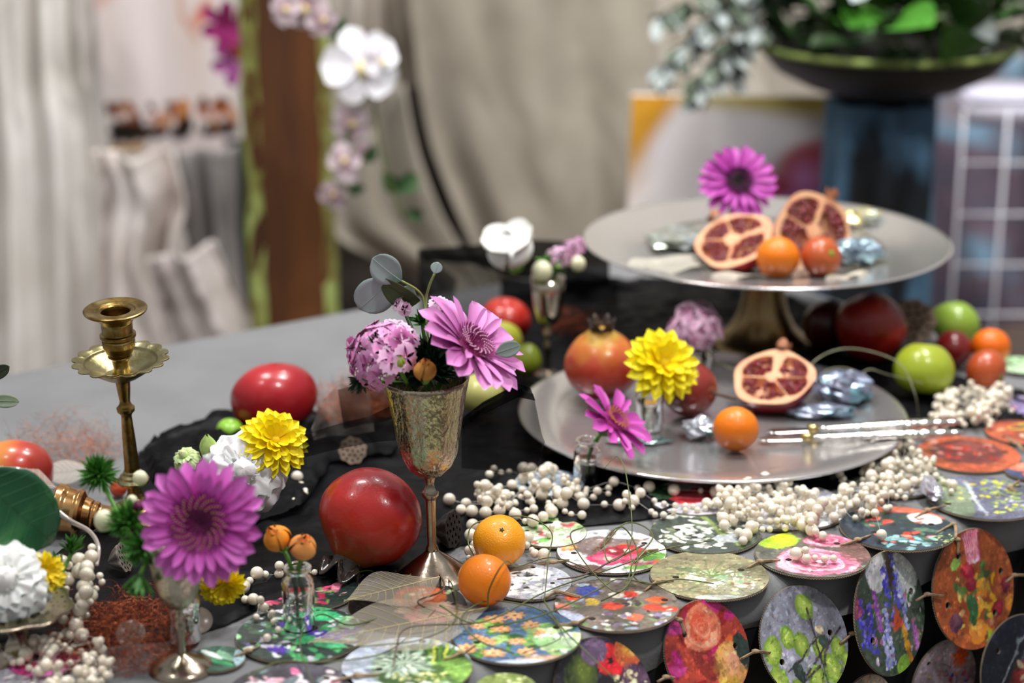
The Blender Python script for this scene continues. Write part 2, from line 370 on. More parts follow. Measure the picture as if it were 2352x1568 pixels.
def flw(A, x, y, r, n, c, c2=None, cen=None, rot=0., sq=1.0, depth_=.4):
    dx, dy = CX - x, (CY - y) / sq; th = np.arctan2(dy, dx) + rot; q = np.hypot(dx, dy); rr = r * (1 - depth_ + depth_ * np.abs(np.cos(th * n / 2)))
    blend(A, (rr - q) / (r * .1), c)
    if c2: blend(A, ((rr * .72 - q) / (r * .35)) * (0.45 + .55 * np.abs(np.cos(th * n / 2))), c2, .85)
    if cen: blend(A, (r * .24 - q) / (r * .08), cen)
def ln(A, pts, w_, c, op=1.0):
    for (x0, y0), (x1, y1) in zip(pts[:-1], pts[1:]):
        dx, dy = x1 - x0, y1 - y0; L = dx * dx + dy * dy + 1e-9; t = np.clip(((CX - x0) * dx + (CY - y0) * dy) / L, 0, 1)
        q = np.hypot(CX - x0 - t * dx, CY - y0 - t * dy); blend(A, (w_ - q) / (w_ * .6 + .006) , c, op)
def rose(A, x, y, r, cols, sq=1.0, seed=0):
    rg = np.random.RandomState(seed); flw(A, x, y, r, 7, cols[0], sq=sq, depth_=.1)
    k = 0; rr = r
    while rr > r * .12:
        a = rg.rand() * 6.28; ox, oy = math.cos(a) * r * .06, math.sin(a) * r * .06 * sq
        dx, dy = CX - x - ox, (CY - y - oy) / sq; q = np.hypot(dx, dy); th = np.arctan2(dy, dx)
        rk = rr * (1 + .06 * np.sin(th * 3 + a)); blend(A, (rk - q) / (r * .05), cols[k % len(cols)]); blend(A, 1 - np.abs(q - rk) / (r * .035), cols[-1], .7)
        rr *= .84; k += 1
def scat(A, seed, n, pal, s0, s1, reg=(0, 0, 1, 1), el=.6, kind='e'):
    rg = np.random.RandomState(seed)
    for _ in range(n):
        x = reg[0] + (rg.rand() * 2 - 1) * reg[2]; y = reg[1] + (rg.rand() * 2 - 1) * reg[3]; s = s0 + (s1 - s0) * rg.rand(); c = pal[rg.randint(len(pal))]
        if kind == 'e': ell(A, x, y, s, s * el * (.6 + .6 * rg.rand()), rg.rand() * PI, c, soft=.3)
        elif kind == 'f': flw(A, x, y, s, rg.randint(5, 9), c, pal[rg.randint(len(pal))], '#d8c060', rot=rg.rand() * 3)
        else:
            a = rg.rand() * 6.28; ln(A, [(x, y), (x + math.cos(a) * s * 3, y + math.sin(a) * s * 3)], s * .18, c)
def photo(A, seed, n=1500, warp=.022):
    """breaks the flat painted shapes up into the mottling of a printed photograph"""
    rg = np.random.RandomState(seed + 100); N_ = NC
    for _ in range(n):
        i, j = rg.randint(0, N_, 2); s = (.018 + .06 * rg.rand() ** 3) * N_ / 2; e = .25 + .6 * rg.rand(); a = rg.rand() * PI; w_ = int(s) + 2
        i0, i1, j0, j1 = max(0, i - w_), min(N_, i + w_ + 1), max(0, j - w_), min(N_, j + w_ + 1); I, J = np.mgrid[i0:i1, j0:j1]
        u = ((I - i) * math.cos(a) + (J - j) * math.sin(a)) / s; v = (-(I - i) * math.sin(a) + (J - j) * math.cos(a)) / (s * e)
        k = np.clip((1 - np.hypot(u, v)) * 2.5, 0, 1)[..., None] * .75
        c = np.clip(A[i, j] * (.4 + 1.45 * rg.rand()) * (1 + .22 * (rg.rand(3) - .5)) + .01 * rg.rand(), 0, 1); A[i0:i1, j0:j1] = A[i0:i1, j0:j1] * (1 - k) + c * k
    dx = np.zeros((N_, N_)); dy = np.zeros((N_, N_)); sh = np.zeros((N_, N_))
    for k in range(12):
        an, fr, ph = rg.rand() * 6.28, 3 + 26 * (k / 12) ** 1.3, rg.rand() * 6.28; wv = (CX * math.cos(an) + CY * math.sin(an)) * fr + ph
        dx += np.sin(wv) / (1 + fr * .12); dy += np.cos(wv * 1.1 + 2) / (1 + fr * .12); sh += np.sin(wv * .9 + 1) / (1 + fr * .1)
    I, J = np.mgrid[0:N_, 0:N_]; I = np.clip((I + dx * warp * N_ * .3).round().astype(int), 0, N_ - 1); J = np.clip((J + dy * warp * N_ * .3).round().astype(int), 0, N_ - 1)
    B = A[I, J] * (1 + .13 * sh)[..., None]; return np.clip(B * (1 + .10 * (rg.rand(N_, N_, 1) - .5)), 0, 1)
# picture board at left and canvas at right --------------------------------------
def board(name, px0, px1, py0, py1, Y, Cn, label, yaw=0.0, roll=0.0, th=.03):
    a, b_ = D(px0, py0, Y), D(px1, py1, Y); c_ = (a + b_) / 2; w_ = b_.x - a.x; h_ = a.z - b_.z
    t = thing(name, c_, label, 'picture', rot=(PI / 2, roll, yaw))
    mk('stretcher', off(box(w_, h_, th, .003), (0, 0, -th / 2 - .0006)), M('board edge', '#d8d2c8', rough=.7), t, smooth=False)
    paper(Cn, w_ / 2, 'print', t, m_print, round_=False, N=90, aspect=h_ / w_)
    return t
A = canvas('#ddd0cc', '#e6dcda', 3, 2.0)
ell(A, -.3, .1, .45, 1.2, 0, '#efe6e8', .7, 1.0); ell(A, .45, .1, .35, 1.2, 0, '#d3c0b4', .6, 1.0)
ell(A, .6, .55, .3, .12, .8, '#cf6f52', .9, .6); ell(A, -.9, .8, .5, .2, .4, '#cf9a8c', .8, .8); ln(A, [(.25, 1), (.3, .5), (.5, .25)], .06, '#c98f76', .7)
scat(A, 4, 60, ['#7a3a1c', '#a5562a', '#4d1d14', '#c07a3a'], .05, .14, (0, -.62, 1, .16)); scat(A, 5, 50, ['#151210', '#1d1512', '#2c1a10'], .06, .16, (0, -.8, 1, .1))
ln(A, [(-1, -1), (0, -.93), (1, -.86)], .07, '#d7c8c6'); ln(A, [(-1, -1), (-.5, -.97)], .07, '#b98a3a')
board('picture_board', 215, 545, -60, 345, 4.75, A, 'blush pink picture board with dark brown flowers along its bottom', yaw=-.12, roll=-.03)
A = canvas('#f2ebe8', '#f4eef2', 8, 1.5)
m_ = np.clip((CY - .58 - .16 * (1 - CX)) / .22, 0, 1); blend(A, m_, '#d9c45c')
blend(A, np.clip((-CX - .45 - (1 - CY) * .45) / .2, 0, 1), '#d99a2e'); blend(A, np.clip((-CX - .75) / .3, 0, 1) * np.clip((CY + .6) / .8, 0, 1), '#d8a03a', .8)
blend(A, np.clip((CX - .25 - (.2 - CY) * -.9) / .25, 0, 1) * np.clip((.45 - CY + (CX - .6) * .8) / .4, 0, 1), '#b24a5a')
ell(A, .68, .12, .42, .36, .5, '#c05868', .9, .4); ell(A, .6, -.08, .22, .3, 0, '#d890c8', .9, .8); ell(A, .92, .1, .2, .5, 0, '#b01898', 1, .5); ell(A, .7, -.6, .5, .4, 0, '#c870b8')
board('canvas_print', 1447, 1945, 222, 560, 4.25, A, 'canvas print of yellow, white and magenta standing behind the cake stand', yaw=.06, roll=.02)
q_ = D(1696, 566, 4.25); cpl = thing('plinth', (q_.x, 4.25, 0), 'white plinth carrying the yellow and magenta canvas, hidden low behind the cake stand', 'plinth')
mk('block', off(box(.5, .2, q_.z - .004, .004), (0, 0, q_.z / 2)), M('plinth white', '#d4d0dc', rough=.6), cpl, smooth=False)
# wooden post with moss -------------------------------------------------------
def post():
    b0 = P(665, 1080, 0.0); Y = 4.2; c_ = D(665, 400, Y); s = ms(c_); r = 96 * s
    t = thing('wooden_post', (c_.x, Y, 0), 'tall brown wooden post with mossy yellow green edges', 'post')
    def fn(u, v):
        a = v * 2 * PI; k = (abs(math.cos(a)) ** 6 + abs(math.sin(a)) ** 6) ** (-1 / 6)
        rr = r * (.93 + .05 * fbm(math.cos(a) * 2, math.sin(a) * 2, u * 6)) * min(k, 1.12)
        return (rr * math.cos(a), rr * .7 * math.sin(a), u * 1.9)
    mk('bark', grid(40, 40, fn, cv=True), M('brown bark', '#5a3614', ramp=[(.3, '#3a1e08'), (.5, '#5a320f'), (.7, '#6c4018')], sc=9, stretch=(1, 1, .12), rough=.8, bump=.6, bsc=30), t)
    for sx_, w_ in ((-1, .17), (1, .12)):
        def fm(u, v):
            a = (PI if sx_ < 0 else 0) + (v - .5) * 2.0 * (1 if sx_ < 0 else .7)
            rr = r * (1.06 + .07 * fbm(v * 3, u * 20, sx_))
            return (rr * math.cos(a) , rr * .72 * math.sin(a), u * 1.9)
        g = grid(60, 10, fm); mk('moss', g, M('moss', '#7c7a3a', ramp=[(.35, '#6a5a28'), (.5, '#8a8c48'), (.65, '#a9b86a')], sc=12, rough=.95, bump=.8, bsc=60), t)
post()
# orchid ---------------------------------------------------------------------
def orchid():
    t = thing('orchid_spray', D(700, 700, 3.75), 'trailing spray of white and blush orchids beside the wooden post', 'flower'); o0 = t.location.copy()
    def q(px, py, dy=0): return D(px, py, 3.75 + dy) - o0
    mk('stem', tube([q(650, -80), q(720, -10), q(800, 90), q(850, 190), q(800, 300), q(805, 380), q(780, 460)], .004, 6, k=6), M('orchid stem', '#5d6a3a', rough=.6), t)
    mk('stem', tube([q(850, 190), q(870, 300), q(890, 400), q(930, 500)], .003, 6, k=6), M('orchid stem', '#5d6a3a'), t)
    mo = M('orchid white', '#f2eef4', ramp=[(0, '#e8e2c0'), (.2, '#efe8f0'), (1, '#f6f3f8')], src='rad', rng=(0, .05), rough=.5, sss=.2)
    mb = M('orchid blush', '#e6cfd6', ramp=[(0, '#c98fa8'), (.4, '#e2cbd2'), (1, '#efe2e6')], src='rad', rng=(0, .05), rough=.5, sss=.2)
    for i, (px, py, rp, mm, d_) in enumerate([(700, 15, 62, mb, (-.2, -1, -.3)), (828, 150, 92, mo, (.1, -1, .15)), (655, 20, 45, mb, (-.6, -1, 0)), (875, 140, 50, mo, (.7, -.7, .1)), (805, 285, 50, mb, (-.2, -1, -.2)),
            (790, 375, 50, mb, (-.5, -.8, 0)), (765, 450, 38, mb, (-.3, -1, -.3)), (740, 50, 40, mb, (.3, -1, -.2)), (840, 350, 30, mb, (.5, -1, -.2))]):
        p = q(px, py, -.03 * (i % 2)); r_ = rp * ms(p + o0)
        gs = []
        for k in range(5):
            a = k * 2 * PI / 5 + PI / 2; wd = .42 if k % 2 == 0 else .6
            if k in (1, 4): wd = .62
            gs.append(xf(petal(r_, r_ * wd * .8, 0, .05, -.15, .2, tip=1.4), Matrix.Rotation(a, 4, 'Z')))
        bo = mk('blossom', join(*gs), mm, t); bo.location = p; bo.rotation_mode = 'QUATERNION'; bo.rotation_quaternion = aim(d_, i * .4)
        mk('lip', xf(sphere(r_ * .16, 10, 8), Matrix.Diagonal((1, 1.5, .9, 1))), M('orchid lip', '#e9d9a0', rough=.5), bo, loc=(0, -r_ * .12, r_ * .08))
    ml = M('orchid leaf', '#2f4a2e', '#48663f', sc=30, rough=.4)
    for px, py, a, L in [(880, 395, 1, .05), (905, 445, -.6, .06), (860, 330, 2, .04), (930, 485, .4, .04), (840, 430, 3, .035), (775, 75, .5, .06), (790, 40, 2.2, .05)]:
        lf = mk('leaf', petal(L, L * .35, 0, .1, -.2, .2), ml, t); lf.location = q(px, py); lf.rotation_euler = (PI / 2, a, .3)
orchid()
# magenta and red lilies hanging at left of post
for i, (px, py, r_, cc, lab) in enumerate([(525, 55, .055, '#c03a8c', 'blurred magenta bloom beside the picture board, upper of two'), (560, 70, .06, '#a83a2a', 'blurred rust red bloom touching the wooden post'), (545, 140, .055, '#c060b0', 'blurred magenta bloom beside the picture board, lower of two')]):
    t = thing('lily', D(px, py, 4.3 + .12 * i), lab, 'flower', rot=aim((-.3, -1, -.3), i))
    me = mesh_of('petal', petal(r_ * 1.1, r_ * .3, .003, .5, -.3, .3), M('lily ' + cc, cc, rough=.5))
    for k in range(6): inst('petal', me, t, Matrix.Rotation(k * PI / 3, 4, 'Z'))
# the tall black urn with foliage and cloth draped stand ------------------------
def urn():
    Y = 4.0; cx = 2035
    c_ = D(cx, 100, Y); s = ms(c_); zr = c_.z
    t = thing('plant_bowl', (c_.x, Y, zr), 'wide black bowl with a mossy green rim on the dark draped stand', 'bowl')
    pr = [(r * s, (100 - y) * s) for r, y in [(15, 235), (90, 222), (180, 195), (250, 160), (292, 112), (296, 100), (284, 104), (240, 130), (10, 140)]]
    mk('bowl', lathe(pr, 48), M('black bowl', '#0d0d0e', '#16181a', rough=.5), t)
    ring = [(292 * s * math.cos(a), 292 * s * math.sin(a), 0) for a in [k * PI / 30 for k in range(61)]]
    mk('moss_rim', tube(ring, 8 * s, 8, cap=False), M('rim moss', '#59663a', ramp=[(.35, '#5a6a34'), (.6, '#94a45c')], sc=30, rough=.95, bump=.8), t)
    st = thing('draped_stand', (c_.x, Y, 0), 'tall stand wrapped in black and slate blue cloth under the plant bowl', 'stand')
    zt = zr - 130 * s
    def fn(u, v):
        a = v * 2 * PI; rr = (118 + 25 * u) * s * (1 + .12 * math.sin(a * 7 + 1.5 * u) + .05 * fbm(a, u * 4))
        return (rr * math.cos(a), rr * math.sin(a), zt * (1 - u))
    mk('pole', lathe([(.03, 0), (.03, zt - .005)], 12), m_black, st)
    mk('cloth', grid(30, 90, fn, cv=True), M('slate blue cloth', '#3a5468', ramp=[(.36, '#0c0d10'), (.43, '#1a2028'), (.5, '#4a6c88'), (.66, '#6c92ac')], sc=5.5, stretch=(1, 1, .35), rough=.8), st)
    pl = thing('potted_foliage', (c_.x, Y, zr), 'dense dark green and silver foliage filling the black bowl', 'plant')
    gm = [mesh_of('leaf', petal(.085, .022, 0, .2, -.3, .3), M('leaf ' + c1, c1, c3, sc=40, rough=.45)) for c1, c3 in (('#1e3318', '#2f4d22'), ('#335a1e', '#437628'), ('#16240f', '#27401a'), ('#5d7444', '#7d9460'), ('#9aa8a4', '#b8c4c2'))]
    gb = [mesh_of('leaf', petal(.14, .05, 0, .2, -.35, .3), M('leaf b' + c1, c1, c3, sc=40, rough=.45)) for c1, c3 in (('#27401c', '#35592a'), ('#356a1c', '#458426'))]
    mk('soil', lathe([(.001, -.01), (.2, -.012), (262 * s, -.03)], 30), M('soil', '#15120d', rough=1), pl)
    rr_ = random.Random(3)
    for i in range(190):
        a = rr_.random() * 2 * PI; rad = math.sqrt(rr_.random()) * .26; big = i < 30
        me = rr_.choice(gb) if big else rr_.choices(gm, (4, 2, 5, 1.2, .5))[0]
        m4 = Matrix.Translation((rad * math.cos(a), rad * math.sin(a), rr_.random() * .16 + .0)) @ Matrix.Rotation(a + rr_.uniform(-1, 1), 4, 'Z') @ Matrix.Rotation(-rr_.uniform(-.3, 1.1), 4, 'Y') @ Matrix.Rotation(rr_.uniform(-.6, .6), 4, 'X')
        inst('leaf', me, pl, m4)
    # silver branches trailing left
    sb = thing('silver_branch', D(1720, 60, 3.9), 'trailing branches of silver grey leaves left of the plant bowl', 'branch'); o0 = sb.location.copy()
    msl = M('silver leaf', '#828c88', '#a8b0ae', sc=40, rough=.5); me = mesh_of('leaf', petal(.055, .012, 0, .1, -.2, .2, nu=5, nv=2), msl); med = mesh_of('leaf', petal(.05, .014, 0, .1, -.2, .2, nu=5, nv=2), M('sage leaf', '#4c5a4a', '#6a7866', sc=40, rough=.5))
    for b_ in ([(1760, -20), (1640, 40), (1560, 120), (1520, 160)], [(1740, 40), (1690, 110), (1670, 180)], [(1700, -40), (1600, -10), (1510, 40)], [(1760, 60), (1700, 80), (1620, 160), (1600, 210)], [(1720, -60), (1660, 20), (1590, 70)]):
        pts = smooth_path([D(x, y, 3.9) - o0 for x, y in b_], 8); mk('twig', tube(pts, .0025, 5), M('twig', '#5b5548', rough=.8), sb)
        for i in range(0, len(pts), 1):
            for sgn in (-1, 1):
                m4 = Matrix.Translation(pts[i]) @ Matrix.Rotation(rr_.uniform(0, 6.28), 4, 'Z') @ Matrix.Rotation(rr_.uniform(.2, 1.3), 4, 'Y')
                inst('leaf', me if rr_.random() < .55 else med, sb, m4)
    wl_ = thing('white_leaf', D(2245, -10, 3.8), 'large silvery white leaf hanging over the right side of the bowl', 'leaf', rot=(0, PI * .44, .2))
    mk('blade', xf(petal(.11, .026, 0, 0, .1, .2), Matrix.Rotation(PI / 2, 4, 'X')), msl, wl_)
urn()
# white wire grid panel ----------------------------------------------------------
def wiregrid(px0, px1, py0, py1, Y, nx_, ny_, label):
    a, b_ = D(px0, py0, Y), D(px1, py1, Y); t = thing('wire_grid', (a.x, Y, 0), label, 'panel', 'wire display grids'); mw = M('white wire', '#e4e2ea', rough=.4)
    for i in range(nx_ + 1):
        x = (b_.x - a.x) * i / nx_; mk('wire', tube([(x, 0, 0.0), (x, 0, a.z)], .004, 6), mw, t)
    for j in range(ny_ + 1):
        z = a.z - j * (a.z) / ny_; mk('wire', tube([(0, .004, z), (b_.x - a.x, .004, z)], .0035, 6), mw, t)
wiregrid(2215, 2560, 255, 900, 4.4, 4, 7, 'white wire display grid at the right edge')
wiregrid(-200, 34, 90, 900, 4.85, 3, 8, 'white wire display grid glimpsed at the left edge')
bxp = D(2330, 240, 4.6); wbx = thing('white_box', (bxp.x, 4.6, bxp.z), 'pale lilac white box behind the wire grid top right', 'box')
mk('carton', box(.24, .2, .06, .004), M('white card', '#d6d2e4', rough=.6), wbx); mk('lid', off(box(.25, .21, .015, .003), (0, 0, .03)), M('white card', '#d6d2e4'), wbx)
shp = D(1760, 235, 4.9); shb = thing('white_shelf', (shp.x, 4.7, 0), 'white plinth behind the yellow and pink canvas', 'plinth')
mk('plinth', off(box(.62, .3, shp.z, .004), (0, 0, shp.z / 2)), M('plinth white', '#d4d0dc', rough=.6), shb, smooth=False)
# ================================================================== metals, glass, shared stuff
m_brass = M('old brass', '#9a8048', ramp=[(.3, '#6f5424'), (.5, '#8d7440'), (.7, '#a8966a')], sc=60, rough=.3, metal=1, bump=.15, bsc=300)
m_brasspale = M('pale worn brass', '#aba27c', '#8f8458', sc=50, rough=.32, metal=1, bump=.2, bsc=250)
m_copper = M('copper gold', '#c08a52', '#d8a870', sc=14, rough=.22, metal=1)
m_silver = M('tarnished silver', '#b7ab98', '#8f8272', sc=18, rough=.2, metal=1, bump=.1, bsc=150)
m_hammer = M('hammered silver', '#c4bca4', '#a0957c', sc=24, rough=.13, metal=1, bump=1.0, bsc=210, stretch=(1, 1, .5))
m_plate = M('silver plate', '#dedbda', '#d2cecd', sc=6, rough=.2, metal=.82, bump=.04, bsc=300, stretch=(1, .08, 1))
m_glass = M('clear glass', '#ffffff', rough=0.0, trans=1, ior=1.45)
m_water = M('water', '#f4fbf4', rough=0, trans=1, ior=1.33)
m_stem = M('green stem', '#4f8a2c', '#6fa544', sc=60, rough=.45)
m_dstem = M('dark green stem', '#2f4a24', '#44663a', sc=60, rough=.5)
m_needle = M('needle green', '#2f6a1e', '#57963a', sc=90, rough=.5)
m_dneedle = M('dark needle green', '#16281a', '#24402a', sc=90, rough=.5)
def tuft(n, L, w_, seed, spread=1.2):
    r_ = random.Random(seed); gs = []
    for _ in range(n):
        a = r_.random() * 6.28; el = r_.uniform(0, spread)
        g = petal(L * r_.uniform(.6, 1), w_, 0, 0, r_.uniform(-.3, .3), .2, nu=4, nv=2, fat=.3)
        gs.append(xf(g, Matrix.Translation((r_.uniform(-.3, .3) * L * .3, r_.uniform(-.3, .3) * L * .3, r_.uniform(-.2, .2) * L * .3)) @ Matrix.Rotation(a, 4, 'Z') @ Matrix.Rotation(-(PI / 2 - el), 4, 'Y') @ Matrix.Rotation(r_.random() * 3, 4, 'X')))
    return join(*gs)
# ------------------------------------------------------------------ candlestick
def candlestick():
    base = P(316, 1195); Y = base.y; cx = 316
    t = thing('brass_candlestick', (base.x, Y, TT), 'upright brass candlestick with a scalloped drip pan, at the left', 'candlestick', rot=(math.radians(5), math.radians(-1.3), 0))
    def pr(l): return [(r, z - TT) for r, z in prof(cx, Y, l)]
    def crisp_(l): return crisp(pr(l))
    mk('socket', lathe(crisp_([(20, 806), (30, 795), (37, 780), (38, 766), (36, 763), (41, 758), (41, 752), (35, 749), (36, 725), (44, 712), (62, 704), (72, 698), (73, 694), (70, 692), (52, 696), (46, 695), (43, 698), (36, 697), (33, 700), (32, 706), (31, 750), (2, 760)]), 48), m_brass, t)
    def sc_(r, z, a):
        k = max(0, (r - .040) / .006); return (r * (1 + .07 * min(k, 1) * (abs(math.cos(a * 8)) - .6)), z)
    P_ = pr([(17, 858), (40, 852), (62, 838), (82, 822), (100, 815), (108, 813), (108, 810), (98, 811), (84, 815), (80, 820), (60, 832), (38, 846), (18, 850)])
    rr_ = max(p[0] for p in P_)
    def sc2(r, z, a):
        k = min(1., max(0., (r / rr_ - .82) / .1)); return (r * (1 + .13 * k * (abs(math.cos(a * 8)) ** .8 - .75)), z)
    mk('drip_pan', lathe(crisp(P_), 144, sc2), m_brasspale, t)
    mk('neck', lathe(crisp_([(27, 856), (22, 846), (18, 830), (20, 812), (28, 804), (22, 800)]), 32), m_brass, t)
    mk('column', lathe(crisp_([(15, 1085), (18, 1072), (17, 1060), (15, 1000), (12, 945), (14, 940), (20, 934), (21, 926), (16, 921), (13, 916), (12, 910), (15, 885), (17, 862), (26, 856)]), 32), m_brass, t)
    mk('knop', lathe(crisp_([(14, 1112), (22, 1108), (36, 1102), (37, 1096), (30, 1090), (29, 1086), (22, 1082), (21, 1077), (16, 1073)]), 40), m_brasspale, t)
    mk('base', lathe(crisp_([(78, 1184), (80, 1178), (60, 1170), (36, 1162), (22, 1152), (20, 1146), (25, 1142), (20, 1136), (17, 1128), (14, 1112)]), 48), m_brass, t)
candlestick()
def fallen_brass():
    p, r = ball(158, 1172, 58); p2, r2 = ball(255, 1195, 34)
    ax = (p2 + Vector((0, 0, r2 * .1)) - p).normalized()
    t = thing('brass_candle_cup', p, 'coppery brass candle holder lying on its side beside the dark green leaf', 'candle holder', rot=aim(ax))
    L = (p2 - p).length * 1.25
    mk('base', lathe(crisp([(.001, -.012), (r * .5, -.014), (r * .93, -.018), (r, -.016), (r * 1.0, -.008), (r * .93, -.004), (r * .9, .006), (r * .95, .010), (r * .9, .014), (r * .70, .018)]), 48), m_copper, t)
    mk('barrel', lathe(crisp([(r * .70, .017), (r * .62, .026), (r * .56, .028), (r * .60, .031), (r * .56, .034), (r * .50, .036), (r * .50, L), (r * .58, L + .002), (r * .58, L + .006), (r * .46, L + .007), (r * .44, L - .01), (.002, L - .012)]), 40), m_copper, t)
fallen_brass()
# ------------------------------------------------------------------ goblets
def goblet(name, cx, lean, Y, z0, bowl, knob, foot, label, mb, ms_, flute=0, group=None, rot=None):
    c0 = D(cx, 800, Y)
    t = thing(name, (c0.x, Y, z0), label, 'goblet', group, rot=rot)
    f = lambda l: [(r, max(z - z0, 0.0)) for r, z in prof(cx, Y, l)]
    B = f(bowl)
    def fl_(r, z, a): return (r * (1 + (.012 * math.cos(a * flute) if flute else 0)), z)
    th = .0012; inner = [(max(r - th, .0005), z) for r, z in reversed(B)]; inner[-1] = (.0005, inner[-1][1] + th)
    mk('bowl', lathe(B + inner[:-1] + [(0.0005, B[0][1] + .003)], 96, fl_), mb, t)
    mk('stem', lathe(f(knob), 32), ms_, t); mk('foot', lathe(f(foot), 56), ms_, t)
    return t
GY = P(990, 1322).y
goblet('silver_goblet', 988, 0, GY, TT, [(8, 1096), (30, 1088), (52, 1068), (66, 1040), (73, 1005), (80, 960), (88, 915), (96, 880), (99, 868)],
       [(13, 1270), (15, 1262), (14, 1256), (10, 1248), (11, 1190), (12, 1150), (13, 1144), (19, 1138), (20, 1130), (14, 1122), (9, 1112), (12, 1100), (16, 1092)],
       [(100, 1325), (100, 1321), (86, 1314), (62, 1298), (40, 1282), (22, 1270), (13, 1262)], 'tall hammered silver goblet full of pink flowers beside the red pomegranate', m_hammer, m_silver, 12, rot=(0, math.radians(-1.2), 0))
FY = P(375, 1535).y
goblet('small_silver_goblet', 378, 0, FY, TT, [(6, 1398), (24, 1392), (42, 1372), (54, 1340), (60, 1300), (62, 1262)],
       [(10, 1505), (9, 1470), (12, 1445), (13, 1430), (8, 1420), (13, 1412), (8, 1404), (10, 1394)],
       [(78, 1538), (78, 1532), (68, 1524), (50, 1514), (26, 1506), (10, 1500)], 'small worn silver goblet in front holding the big magenta gerbera', m_hammer, m_silver, 0)
RY = P(1258, 862).y
goblet('mini_silver_goblet', 1258, 0, RY, TT, [(4, 752), (14, 748), (24, 736), (32, 710), (37, 670), (40, 636)],
       [(7, 850), (6, 820), (9, 800), (10, 790), (5, 780), (9, 770), (10, 764), (5, 758), (6, 750)],
       [(46, 866), (46, 862), (30, 856), (7, 848)], 'slim silver goblet holding the white rose in the middle distance', M('bright silver', '#cfc4b2', '#a89c88', sc=20, rough=.12, metal=1), m_silver, 0)
# ------------------------------------------------------------------ vials
def vial(cx, yb, yt, rpx, z0, label, wl=.55):
    p = P(cx, yb, z0); Y = p.y; zt = D(cx, yt, Y).z - z0; r = rpx * ms(p); th = .0011
    t = thing('glass_vial', (p.x, Y, z0 + .0005), label, 'bottle', 'small clear glass vials')
    o_ = [(.0006, 0), (r * .9, 0), (r, r * .12), (r, zt * .74), (r * .92, zt * .82), (r * .72, zt * .88), (r * .72, zt * .92), (r * .88, zt * .95), (r * .88, zt), (r * .8, zt + .0005)]
    i_ = [(r * .62, zt), (r * .62, zt * .88), (r - th * 1.6, zt * .78), (r - th, zt * .7), (r - th, r * .3), (r * .7, r * .18), (.0006, r * .16)]
    mk('glass', lathe(o_ + i_, 40), m_glass, t)
    mk('water', lathe([(.0006, r * .17), (r * .68, r * .19), (r - th - .0002, r * .32), (r - th - .0002, zt * wl), (.0006, zt * wl)], 32), m_water, t)
    return p
VA = vial(688, 1440, 1302, 37, TT + .006, 'clear glass vial with two orange rosebuds on a printed disc')
VB = vial(425, 1470, 1345, 38, TT + .004, 'clear glass vial half hidden behind the small goblet')
VC = vial(1349, 1110, 1010, 32, TT + .004, 'clear glass vial holding the side-on magenta gerbera')
PZ = TT + .030      # tray surface
VD = vial(1490, 985, 885, 32, PZ, 'clear glass vial standing on the lower silver platter under the yellow flower')
VE = vial(1610, 850, 790, 26, PZ, 'clear glass vial holding the pink sweet williams on the platter')
# ------------------------------------------------------------------ platters
def platter():
    p = P(1635, 943, TT + .034); r = 445 * ms(p)
    t = thing('silver_platter', (p.x, p.y, TT), 'large round lower silver platter holding fruit', 'platter')
    mk('dish', lathe([(.001, .022), (r * .55, .022), (r * .8, .024), (r * .98, .029), (r * .995, .031), (r, .034), (r * .985, .0345), (r * .80, .0298), (r * .78, .0288), (.001, .0285)], 128), m_plate, t)
    mk('foot', lathe([(r * .5, 0), (r * .5, .023), (r * .47, .023), (r * .47, 0)], 48), M('dark platter foot', '#5a5550', rough=.4, metal=1), t)
platter()
SP = P(1750, 790); SR = 0.279; SZ = 0.917
def stand():
    t = thing('cake_stand', (SP.x, SP.y, TT), 'silver pedestal cake stand raised above the fruit', 'cake stand'); zz = SZ - TT
    q = SR
    mk('plate', lathe([(.03, zz - .022), (q * .4, zz - .018), (q * .8, zz - .008), (q * .985, zz - .002), (q, zz), (q * .992, zz + .002), (q * .97, zz + .0008), (q * .66, zz - .010), (q * .62, zz - .0125), (.001, zz - .013)], 128), m_plate, t)
    ring = []
    for rr_ in (.6, .64, .5): ring.append(tube([(q * rr_ * math.cos(a), q * rr_ * math.sin(a), zz - .0122 + (.002 if rr_ > .62 else 0)) for a in [k * PI / 48 for k in range(97)]], .0009, 5, cap=False))
    mk('engraved_ring', join(*ring), m_silver, t)
    sc = ms(SP)
    mk('pedestal', lathe([(.001, 0), (.085, 0), (.086, .004), (.07, .012), (.05, .03), (.038, .055), (.031, .09), (.029, .12), (.034, zz - .03), (.05, zz - .021), (.001, zz - .02)], 56), M('pedestal brass', '#8a7550', '#a08c66', sc=12, rough=.25, metal=1), t)
stand()
